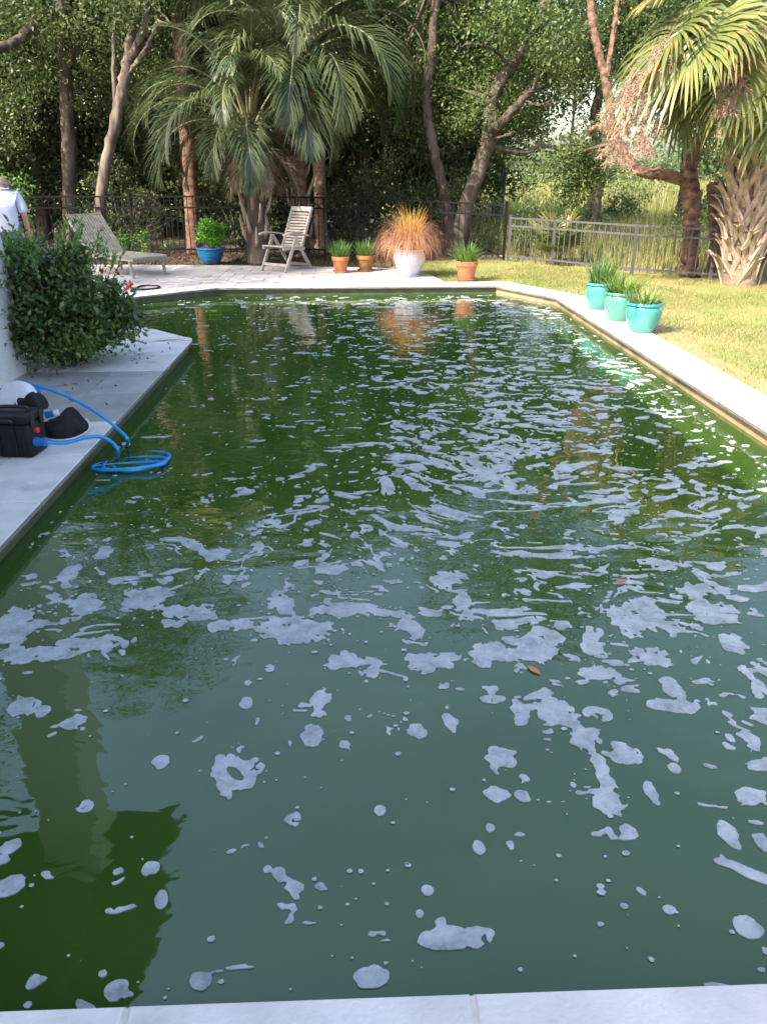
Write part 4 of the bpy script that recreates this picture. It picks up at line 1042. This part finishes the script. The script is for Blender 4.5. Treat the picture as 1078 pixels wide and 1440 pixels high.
def pot_thing(name, label, loc, prof, potmat, group=None, soil_z=.2, soil_r=.15, rz=0.0, cat='potted plant'):
    root = empty(name, loc, rz); tag(root, label, cat, group)
    MB().lathe(prof, 40).build('pot', potmat, root, smooth=True, angle=35)
    MB().lathe([(.001, soil_z - .02), (soil_r, soil_z - .02), (soil_r, soil_z), (.001, soil_z + .012)], 24, close=False).build('soil', M['potsoil'], root)
    return root
def plant_part(root, name, vf, mat, loc):
    return link(name, np_mesh(name, vf[0], [vf[1]]), mat, root, loc=loc)
def bowl_prof(r, h, rim):
    """rounded glazed pot: belly, lip, inside"""
    return [(.001, 0), (r * .60, 0), (r * .66, .01), (r * .80, h * .22), (r * .93, h * .48), (r * .985, h * .70), (r * .95, h * .86), (r * .90, h * .90), (r * .90, h * .915), (r * .99, h * .925), (r * 1.0, h * .965), (r * .97, h), (r * .88, h), (r * .85, h * .93), (r * .84, h * .80), (.001, h * .78)]
TQ = [(G(841, 434), .195, .335, 'turquoise glazed pot with tall strappy leaves, farthest of three on the coping', M['turq']), (G(869, 450), .20, .335, 'sea-green glazed pot with lime leaves, middle of three on the coping', M['turq2']), (G(901, 466), .205, .325, 'blue-rimmed turquoise pot with sparse leaves, nearest of three on the coping', M['turq'])]
for i, (p, r, h, lab, mt) in enumerate(TQ):
    root = pot_thing('glazed_pot', lab, (p.x, p.y, .002), bowl_prof(r, h, .02), mt, 'turquoise pots on the right coping', h * .84, r * .84, rz=i * 2.1)
    MB().lathe([(r * .905, h * .915), (r * 1.003, h * .923), (r * 1.013, h * .965), (r * .98, h * 1.006), (r * .88, h * 1.004)], 40, close=False).build('rim', [M['turqblue'], M['turq2'], M['turqblue']][i], root, smooth=True)
    rg = np.random.RandomState(110 + i)
    if i == 0: plant_part(root, 'leaves', blade_plant(120, .46, .7, .019, rg, .9, .12), M['daylily'], (0, 0, h * .84))
    elif i == 1:
        plant_part(root, 'leaves', blade_plant(150, .36, 1.0, .020, rg, 1.5, .14, up0=(.5, 1.5)), M['limeleaf'], (0, 0, h * .84))
    else:
        plant_part(root, 'leaves', blade_plant(110, .32, 1.1, .015, rg, 1.7, .15, up0=(.4, 1.5)), M['limeleaf'], (0, 0, h * .84))
        plant_part(root, 'dry_leaves', blade_plant(30, .30, 1.2, .006, rg, 1.4, .14, up0=(.3, 1.3)), M['strawpink'], (0, 0, h * .84))

def terra_prof(r, h):
    return [(.001, 0), (r * .66, 0), (r * .68, .008), (r * .90, h * .74), (r * .91, h * .75), (r * 1.0, h * .755), (r * 1.03, h * .98), (r * 1.02, h), (r * .93, h), (r * .90, h * .85), (.001, h * .84)]
TP = [(G(479, 383), .155, .265, 'terracotta pot of green strap leaves nearest the wooden armchair', M['terra']), (G(514, 381), .165, .265, 'moss-stained terracotta pot of green leaves next to the golden grass', M['terra_moss']), (G(655, 394), .185, .30, 'bright terracotta pot of spiky green leaves at lawn edge, right of white pot', M['terra'])]
for i, (p, r, h, lab, mt) in enumerate(TP):
    root = pot_thing('terracotta_pot', lab, (p.x, p.y, 0), [(a, z + .012) for a, z in terra_prof(r, h)], mt, 'terracotta pots on the far coping', h * .88, r * .9)
    MB().lathe([(.001, .0), (r * .84, 0), (r * .92, .03), (r * .88, .032), (r * .80, .011), (.001, .010)], 32, close=False).build('saucer', mt, root, smooth=True, angle=40)
    rg = np.random.RandomState(120 + i)
    if i == 2:
        plant_part(root, 'leaves', blade_plant(150, .42, .95, .018, rg, 1.5, .13, up0=(.55, 1.5)), M['limeleaf'], (0, 0, h * .88))
        plant_part(root, 'inner_leaves', blade_plant(70, .40, .7, .016, rg, .8, .1, up0=(1.0, 1.55)), M['daylily'], (0, 0, h * .88))
    else: plant_part(root, 'leaves', blade_plant(170, .36, .75, .017, rg, 1.0, .13, up0=(.7, 1.55)), M['daylily'], (0, 0, h * .88))
# white pot with golden and pink dry grass
p = G(575, 388)
h = .42; r = .275
root = pot_thing('white_pot', 'big white glazed pot of golden and pinkish ornamental grass', (p.x, p.y, .0), [(a, z + .02) for a, z in [(.001, 0), (.155, 0), (.165, .01), (.225, .12), (.268, .24), (.275, .30), (.255, .36), (.225, .39), (.222, .40), (.245, .405), (.25, .42), (.235, .43), (.21, .42), (.205, .36), (.001, .35)]], M['whiteglaze'], None, .39, .205)
MB().lathe([(.001, .0), (.20, 0), (.215, .022), (.205, .024), (.18, .018), (.001, .018)], 32, close=False).build('saucer', M['whiteglaze'], root, smooth=True, angle=40)
rg = np.random.RandomState(131)
plant_part(root, 'golden_blades', blade_plant(260, .86, .62, .010, rg, 1.1, .14, 7, (1.05, 1.55)), M['strawgold'], (0, 0, .39))
plant_part(root, 'pink_blades', blade_plant(1500, .92, .80, .0055, rg, 3.2, .17, 9, (.55, 1.35)), M['strawpink'], (0, 0, .39))
# blue pot with a lime shrub
p = G(297, 367)
root = pot_thing('blue_pot', 'ribbed blue glazed pot with a bright lime green shrub', (p.x, p.y, -.04), [(.001, 0), (.17, 0), (.18, .01), (.208, .07), (.214, .073), (.216, .085), (.236, .135), (.242, .138), (.243, .15), (.257, .20), (.262, .203), (.262, .215), (.27, .26), (.285, .275), (.285, .30), (.265, .305), (.25, .28), (.001, .27)], M['blueglaze'], None, .285, .25)
rg = np.random.RandomState(140)
C = ellipsoid_pts(70, (.05, 0, .27), (.26, .24, .27), rg, .4); C[:, 2] = np.maximum(C[:, 2], .02)
v, f = clump_cloud(C, np.full(70, .10), 60, .05, rg, .9)
plant_part(root, 'foliage', (v, f), M['limeshrub'], (0, 0, .30))
b = MB()
for i in range(24): b.tube([(0, 0, -.02), tuple(C[i] * .5 + np.array((0, 0, .04))), tuple(C[i])], [.007, .005, .002], 4, cap=False)
b.build('stems', M['pindo_stem'], root, loc=(0, 0, .30))

# ------------------------------------------------------------------ folding armchair (faces -y in its own frame)
def armchair(loc, rz):
    T = M['teak']; root = empty('armchair', loc, rz); tag(root, 'weathered grey wooden folding armchair with high slatted back', 'chair')
    hw = .26
    for s in (-1, 1):
        x = s * (hw + .03)
        MB().bar((x, -.36, 0), (x, -.02, .60), .03, .055, (0, 1, 0)).build('leg', T, root)
        MB().bar((x - s * .034, .40, 0), (x - s * .034, -.06, .60), .03, .055, (0, 1, 0)).build('leg', T, root)
        pts = smoothpath([(x, -.36, .635), (x, -.18, .655), (x, .05, .635), (x, .27, .60)], 3); b = MB()
        for a, c in zip(pts[:-1], pts[1:]): b.bar(a, c + (c - a) * .08, .062, .026)
        b.build('armrest', T, root)
        MB().bar((s * (hw - .03), .14, .33), (s * (hw - .03), .50, 1.06), .03, .05, (0, 1, 0)).build('back_rail', T, root)
        MB().bar((s * (hw - .02), -.34, .405), (s * (hw - .02), .24, .375), .03, .05).build('seat_rail', T, root)
    for i in range(9):
        y = -.33 + i * .064; z = .437 - .0055 * i
        MB().box((0, y, z), (2 * hw - .01, .05, .018)).build('seat_slat', T, root)
    d = Vector((0, .36, .73)).normalized(); nrm = Vector((0, -d.z, d.y))
    for i in range(12):
        q = Vector((0, .14, .33)) + d * (.10 + i * .054)
        MB().bar(q + Vector((-hw + .045, 0, 0)), q + Vector((hw - .045, 0, 0)), .016, .036, d).build('back_slat', T, root)
    q = Vector((0, .14, .33)) + d * .78
    MB().bar(q + Vector((-hw + .015, 0, 0)), q + Vector((hw - .015, 0, 0)), .03, .085, d).build('top_rail', T, root)
    MB().bar((-hw - .03, -.30, .115), (hw + .03, -.30, .115), .022, .05, (0, .5, 1)).build('stretcher', T, root)
    MB().bar((-hw, .34, .08), (hw, .34, .08), .022, .045, (0, -.5, 1)).build('stretcher', T, root)
fwd = math.atan2(-.78, -.60)   # facing
armchair((-1.24, 14.86, 0), fwd + PI / 2)

# ------------------------------------------------------------------ chaise longues (foot towards +x in own frame)
def chaise(loc, rz, label):
    root = empty('chaise_longue', loc, rz); tag(root, label, 'chaise longue', 'slatted loungers on the patio')
    W = .34; m_ = M['cord']
    for s in (-1, 1):
        MB().bar((.0, s * W, .30), (-1.25, s * W, .30), .035, .05).build('side_rail', m_, root)
        MB().bar((-1.2, s * W, .31), (-1.72, s * W, .92), .035, .05, (0, 0, 1)).build('back_rail', m_, root)
        MB().bar((-.10, s * (W - .0), .29), (-.05, s * W, 0), .04, .04, (1, 0, 0)).build('leg', m_, root)
        MB().bar((-1.25, s * W, .29), (-1.32, s * W, 0), .04, .04, (1, 0, 0)).build('leg', m_, root)
        MB().bar((-1.52, s * (W - .04), .66), (-1.75, s * (W - .04), .02), .025, .03, (1, 0, 0)).build('back_prop', m_, root)
    n_ = 13
    st = MB(); pts = smoothpath([(-.02, 0, .25), (.015, 0, .30), (-.03, 0, .335), (-.4, 0, .338), (-.9, 0, .335), (-1.19, 0, .335)], 3)
    for a, c in zip(pts[:-1], pts[1:]): st.bar(a, c + (c - a) * .05, .040, .010)
    sm = st.mesh('seat_strap'); sm.materials.append(m_)
    st = MB().bar((-1.205, 0, .345), (-1.74, 0, .965), .040, .010); bm_ = st.mesh('back_strap'); bm_.materials.append(m_)
    for i in range(n_):
        y = -W + 2 * W * i / (n_ - 1)
        link('seat_strap', sm, None, root, loc=(0, y, 0)); link('back_strap', bm_, None, root, loc=(0, y, 0))
    for a in ((-1.735, .955), (-1.22, .34), (-.05, .30), (-1.47, .645)):
        MB().bar((a[0], -W - .015, a[1] - .012), (a[0], W + .015, a[1] - .012), .04, .02).build('cross_bar', m_, root)
    return root
foot = Vector((-3.5, 13.95, 0)); ang = math.atan2(-.62, .78)
chaise(foot, ang, 'pale slatted chaise longue with raised back, beside the palms')
chaise(foot + Vector((-1.66, -.35, 0)), ang, 'pale slatted chaise longue mostly hidden behind the person and shrub')

# ------------------------------------------------------------------ person at the left edge, seen from behind
def skin_mesh(name, joints, edges, root_i=0, sub=2):
    me = bpy.data.meshes.new(name); me.from_pydata([j[0] for j in joints], edges, [])
    o = bpy.data.objects.new(name, me); COL.objects.link(o)
    o.modifiers.new('s', 'SKIN').use_smooth_shade = True
    sv = me.skin_vertices[0].data
    for i, j in enumerate(joints):
        rr = j[1]; sv[i].radius = (rr, rr) if not hasattr(rr, '__len__') else rr; sv[i].use_root = (i == root_i)
    sb = o.modifiers.new('d', 'SUBSURF'); sb.levels = sub; sb.render_levels = sub
    dg = bpy.context.evaluated_depsgraph_get(); out = bpy.data.meshes.new_from_object(o.evaluated_get(dg))
    bpy.data.objects.remove(o); out.name = name
    out.polygons.foreach_set('use_smooth', np.ones(len(out.polygons), bool)); return out
def person(loc, rz):
    root = empty('person', loc, rz); tag(root, 'bald person in pale lilac shirt and jeans, back turned, head bowed', 'person')
    # +y is the way the person faces
    J = [((0, 0, .90), (.125, .095)), ((0, .01, 1.08), (.12, .08)), ((0, .05, 1.28), (.13, .085)), ((0, .10, 1.40), (.065, .055)), ((0, .145, 1.455), .058), ((0, .20, 1.53), (.078, .095)), ((0, .225, 1.60), (.062, .075)),
         ((-.17, .085, 1.345), .045), ((-.235, .06, 1.13), .046), ((-.235, .16, .90), .036), ((-.23, .20, .83), (.036, .02)), ((.17, .085, 1.345), .045), ((.245, .05, 1.13), .046), ((.24, .15, .90), .036), ((.235, .19, .83), (.036, .02)),
         ((-.095, 0, .84), .09), ((-.105, .03, .48), .06), ((-.105, -.01, .10), .042), ((-.105, .12, .035), .035), ((.095, 0, .84), .09), ((.105, .03, .48), .06), ((.105, -.01, .10), .042), ((.105, .12, .035), .035)]
    E_ = [(0, 1), (1, 2), (2, 3), (3, 4), (4, 5), (5, 6), (2, 7), (7, 8), (8, 9), (9, 10), (2, 11), (11, 12), (12, 13), (13, 14), (0, 15), (15, 16), (16, 17), (17, 18), (0, 19), (19, 20), (20, 21), (21, 22)]
    body = link('body', skin_mesh('body', J, E_), M['skin'], root)
    # face: nose, ears, eyes, fingers belong to the body surface
    b = MB()
    for s in (-1, 1):
        b.lathe([(.001, -.03), (.016, -.022), (.02, 0), (.016, .022), (.001, .03)], 10, (s * .083, .20, 1.525))
        for k, (dx, L) in enumerate(((-.026, .062), (-.009, .074), (.009, .070), (.026, .056))):
            b.tube([(s * .233 + dx * .5, .20, .82), (s * .233 + dx * .8, .215, .80 - L * .4), (s * .233 + dx, .20, .80 - L)], [.010, .009, .006], 6)
        b.tube([(s * .233 - s * .03, .21, .845), (s * .233 - s * .05, .235, .81), (s * .233 - s * .045, .24, .78)], [.011, .010, .007], 6)
    b.tube([(0, .285, 1.57), (0, .315, 1.53), (0, .295, 1.51)], [.008, .016, .012], 8)
    b.build('face_and_fingers', M['skin'], root, smooth=True)
    S = [((0, -.005, .82), (.19, .15)), ((0, 0, .98), (.182, .138)), ((0, .01, 1.12), (.178, .13)), ((0, .05, 1.28), (.195, .135)), ((0, .095, 1.385), (.125, .10)), ((0, .125, 1.425), (.07, .07)),
         ((-.175, .09, 1.355), .085), ((-.222, .07, 1.20), .075), ((-.24, .06, 1.10), .07), ((.175, .09, 1.355), .085), ((.23, .07, 1.20), .075), ((.25, .055, 1.10), .07)]
    link('shirt', skin_mesh('shirt', S, [(0, 1), (1, 2), (2, 3), (3, 4), (4, 5), (3, 6), (6, 7), (7, 8), (3, 9), (9, 10), (10, 11)]), M['shirt'], root)
    Jn = [((0, 0, .95), (.168, .125)), ((0, 0, .86), (.165, .13)), ((-.10, 0, .72), .105), ((-.108, .03, .48), .082), ((-.108, 0, .26), .07), ((-.108, -.005, .06), .066), ((.10, 0, .72), .105), ((.108, .03, .48), .082), ((.108, 0, .26), .07), ((.108, -.005, .06), .066)]
    link('jeans', skin_mesh('jeans', Jn, [(0, 1), (1, 2), (2, 3), (3, 4), (4, 5), (1, 6), (6, 7), (7, 8), (8, 9)]), M['jeans'], root)
    for s in (-1, 1):
        link('shoe', skin_mesh('shoe', [((s * .105, -.07, .045), .042), ((s * .105, .03, .05), .046), ((s * .108, .15, .035), (.045, .034)), ((s * .108, .19, .03), (.035, .026))], [(0, 1), (1, 2), (2, 3)], 1), M['leather'], root)
    hb_ = MB()
    for k in range(260):
        a = rg0.uniform(-2.7, -.45); z = rg0.uniform(1.475, 1.545); p_ = Vector((math.cos(a) * .083, .195 + math.sin(a) * .098, z)); d_ = Vector((math.cos(a), math.sin(a), -1.2)).normalized(); sd = Vector((-math.sin(a), math.cos(a), 0)) * .004
        hb_.add([p_ - sd, p_ + sd, p_ + d_ * .022], [(0, 1, 2)])
    hb_.build('hair', M['hair'], root)
person((-5.03, 12.1, 0), R(8))

# ------------------------------------------------------------------ pump case, hoses, bag, float, garden hose
CX, CY = -2.215, 4.86
def pump():
    root = empty('pump_case', (CX, CY, 0), R(-6)); tag(root, 'black hard plastic pump case with blue outlet on the deck', 'case')
    B = M['blackcase']
    MB().box((0, 0, .112), (.30, .23, .224), bev=.02).build('body', B, root, smooth=True, angle=30)
    MB().box((0, 0, .252), (.315, .245, .055), bev=.018).build('lid', B, root, smooth=True, angle=30)
    for x in (-.11, -.055, .055, .11):
        MB().box((x, -.118, .12), (.022, .014, .20), bev=.005).build('rib', B, root)
    MB().tube(smoothpath([(-.06, -.122, .235), (-.06, -.15, .26), (.06, -.15, .26), (.06, -.122, .235)], 3), .010, 8).build('handle', M['rubber'], root, smooth=True)
    MB().tube(smoothpath([(-.10, .02, .275), (-.09, .02, .302), (.09, .02, .302), (.10, .02, .275)], 3), .012, 8).build('carry_strap', M['rubber'], root, smooth=True)
    for y in (-.06, .06): MB().box((.160, y, .235), (.014, .04, .075), bev=.004).build('latch', M['rubber'], root)
    MB().lathe([(.001, -.01), (.019, -.01), (.019, .012), (.013, .016), (.001, .016)], 14).build('red_button', M['redplastic'], root, smooth=True, loc=(.160, -.03, .165), rot=(0, PI / 2, 0))
    f_ = MB().lathe([(.001, -.01), (.030, -.01), (.030, .02), (.024, .022), (.024, .05), (.029, .052), (.029, .075), (.016, .08), (.001, .08)], 12).build('outlet', M['bluefit'], root, smooth=True, angle=30, loc=(.152, -.055, .095), rot=(0, PI / 2, 0))
    for k in range(4): pass
pump()
def hose(name, pts, r, mat, label, cat='hose', n=10, group=None, sub=8):
    sp = smoothpath(pts, sub); base = Vector(sp[0]); root_mesh = MB().tube([p - base for p in sp], r, n)
    o = root_mesh.build(name, mat, None, smooth=True, loc=base); tag(o, label, cat, group); return o
ax, ay = CX + .23, CY - .075
hose('blue_hose', [(ax - .02, ay, .095), tuple(P(90, 623, 4.87)), tuple(P(118, 616, 4.95)), tuple(P(140, 614, 5.0)), tuple(P(156, 621, 5.0)), tuple(P(166, 634, 4.97)), tuple(G(162, 652, -.19)), tuple(G(152, 668, -.24)), tuple(G(140, 680, -.3))], .0125, M['bluehose'], 'short blue hose from the pump case over the coping into water', group='blue hoses')
# coil floating in the water
coil = []
cc = G(198, 650, WATER_Z)
for k in range(0, 57):
    a = -2.6 + k * 2 * PI / 20
    rx_ = .185; ry_ = .26
    lift = .018 if math.cos(a - .35) > .1 else -.035
    turn = k / 20
    coil.append((cc.x + (rx_ + .03 * turn) * math.cos(a) - .03 * turn, cc.y + (ry_ - .06 * turn) * math.sin(a) - .06 * turn + .05, WATER_Z + .002 + .022 * math.cos(a + .9) + turn * .004))
hose('blue_hose', [tuple(P(-60, 600, 5.35)), tuple(P(-25, 563, 5.35)), tuple(P(8, 546, 5.3)), tuple(P(38, 541, 5.3)), tuple(P(80, 551, 5.28)), tuple(P(120, 570, 5.25)), tuple(P(150, 590, 5.2)), tuple(P(170, 607, 5.15)), tuple(P(180, 619, 5.1)), tuple(G(176, 632, -.19)), tuple(G(166, 646, -.22)), tuple(G(157, 660, -.19))] + coil, .0125, M['bluehose'], 'long blue hose arching over the deck and coiled on the water', group='blue hoses', sub=5)

def float_disc():
    c = P(30, 574, 5.22); root = empty('white_float', (c.x, c.y, 0), R(-20)); tag(root, 'white round plastic reel with blue band behind the black case', 'reel')
    prof = [(.001, -.07), (.11, -.07), (.15, -.055), (.155, -.02), (.155, .02), (.15, .055), (.12, .075), (.06, .085), (.001, .085)]
    MB().lathe(prof, 36).build('shell', M['whiteplastic'], root, smooth=True, angle=50, loc=(0, 0, .225), rot=(R(62), 0, 0))
    MB().lathe([(.157, -.035), (.162, -.03), (.162, .0), (.157, .005)], 36, close=False).build('blue_band', M['bluefit'], root, smooth=True, loc=(0, 0, .225), rot=(R(62), 0, 0))
    MB().lathe([(.001, -.10), (.12, -.10), (.13, -.06), (.001, -.06)], 20).build('foot', M['rubber'], root, loc=(0, .03, .10))
float_disc()
def cloth_lump(name, label, c, size, seed, rz, mat, piping=None, cat='bag', flat=.35, cord=None):
    rg = np.random.RandomState(seed); bm = bmesh.new(); bmesh.ops.create_icosphere(bm, subdivisions=4, radius=1)
    ph = rg.rand(8) * 6
    for v in bm.verts:
        x, y, z = v.co
        k = 1 + .10 * math.sin(3 * x + ph[0]) + .10 * math.sin(4 * y + ph[1] + 2 * x) + .06 * math.sin(7 * x + 5 * z + ph[2]) + .05 * math.sin(9 * y + ph[3])
        hump = .50 + .50 * math.exp(-((x - .42) / .48) ** 2) + .12 * math.exp(-((x + .75) / .25) ** 2)
        v.co = Vector((x * size[0] * k, y * size[1] * k, max(z, -flat) * size[2] * k * hump))
    zmin = min(v.co.z for v in bm.verts)
    for v in bm.verts: v.co.z -= zmin
    for f in bm.faces: f.smooth = True
    me = bpy.data.meshes.new(name); bm.to_mesh(me); bm.free()
    root = empty(name, c, rz); tag(root, label, cat)
    link('cloth', me, mat, root)
    if cord:
        MB().tube(smoothpath(cord, 5), .0045, 6).build('piping', M['whiteplastic'], root, smooth=True)
    return root
c = P(90, 600, 5.22)
sx, sy, sz = .165, .10, .13
cloth_lump('mesh_bag', 'black mesh bag with white piping lying beside the pump case', (c.x, c.y - .02, .0), (sx, sy, sz), 5, R(4), M['blackcloth'],
    cord=[(-.16, -.05, .06), (-.09, -.105, .02), (.0, -.122, .008), (.09, -.10, .012), (.155, -.06, .03), (.178, -.0, .05), (.165, .04, .085), (.15, .05, .105)])
c = P(42, 562, 5.10)
cl = cloth_lump('cloth_pouch', 'crumpled black pouch with white drawstring draped on the white reel', (c.x, c.y, c.z - .085), (.105, .07, .10), 9, R(-10), M['blackcloth'], cord=[(-.045, -.05, .15), (-.05, -.075, .09), (-.03, -.085, .03), (-.02, -.07, .0)])
c = P(63, 578, 5.12)
o = empty('hose_coupling', (c.x, c.y, c.z - .03), R(10)); tag(o, 'small blue and white hose coupling between pouch and mesh bag', 'coupling')
MB().lathe([(.001, 0), (.022, 0), (.022, .05), (.017, .055), (.001, .055)], 14).build('blue_end', M['bluefit'], o, smooth=True, angle=30, rot=(0, R(80), 0))
MB().lathe([(.001, 0), (.020, 0), (.024, .01), (.024, .03), (.001, .035)], 14).build('white_end', M['whiteplastic'], o, smooth=True, angle=30, loc=(.056, 0, .01), rot=(0, R(80), 0))

# garden hose with red nozzle near the chaise
gp_ = [tuple(G(172, 424)[:2]) + (.012,), tuple(G(188, 415)[:2]) + (.012,), tuple(G(190, 408)[:2]) + (.012,), tuple(G(200, 403)[:2]) + (.013,), tuple(G(222, 403)[:2]) + (.012,), tuple(G(222, 406)[:2]) + (.012,), tuple(G(200, 408)[:2]) + (.012,), tuple(G(184, 407)[:2]) + (.028,)]
hose('garden_hose', gp_, .014, M['rubber'], 'thin black garden hose looped on the patio near the chaise')
q = G(180, 407); o = empty('hose_nozzle', (q.x, q.y, 0), R(20)); tag(o, 'red spray nozzle at the end of the black garden hose', 'nozzle')
MB().lathe([(.001, 0), (.03, 0), (.042, .02), (.042, .06), (.028, .075), (.022, .12), (.001, .12)], 16).build('head', M['redplastic'], o, smooth=True, angle=30, loc=(-.02, 0, .05), rot=(0, R(70), 0))
MB().box((0, 0, .035), (.05, .03, .07), bev=.006).build('grip', M['redplastic'], o)
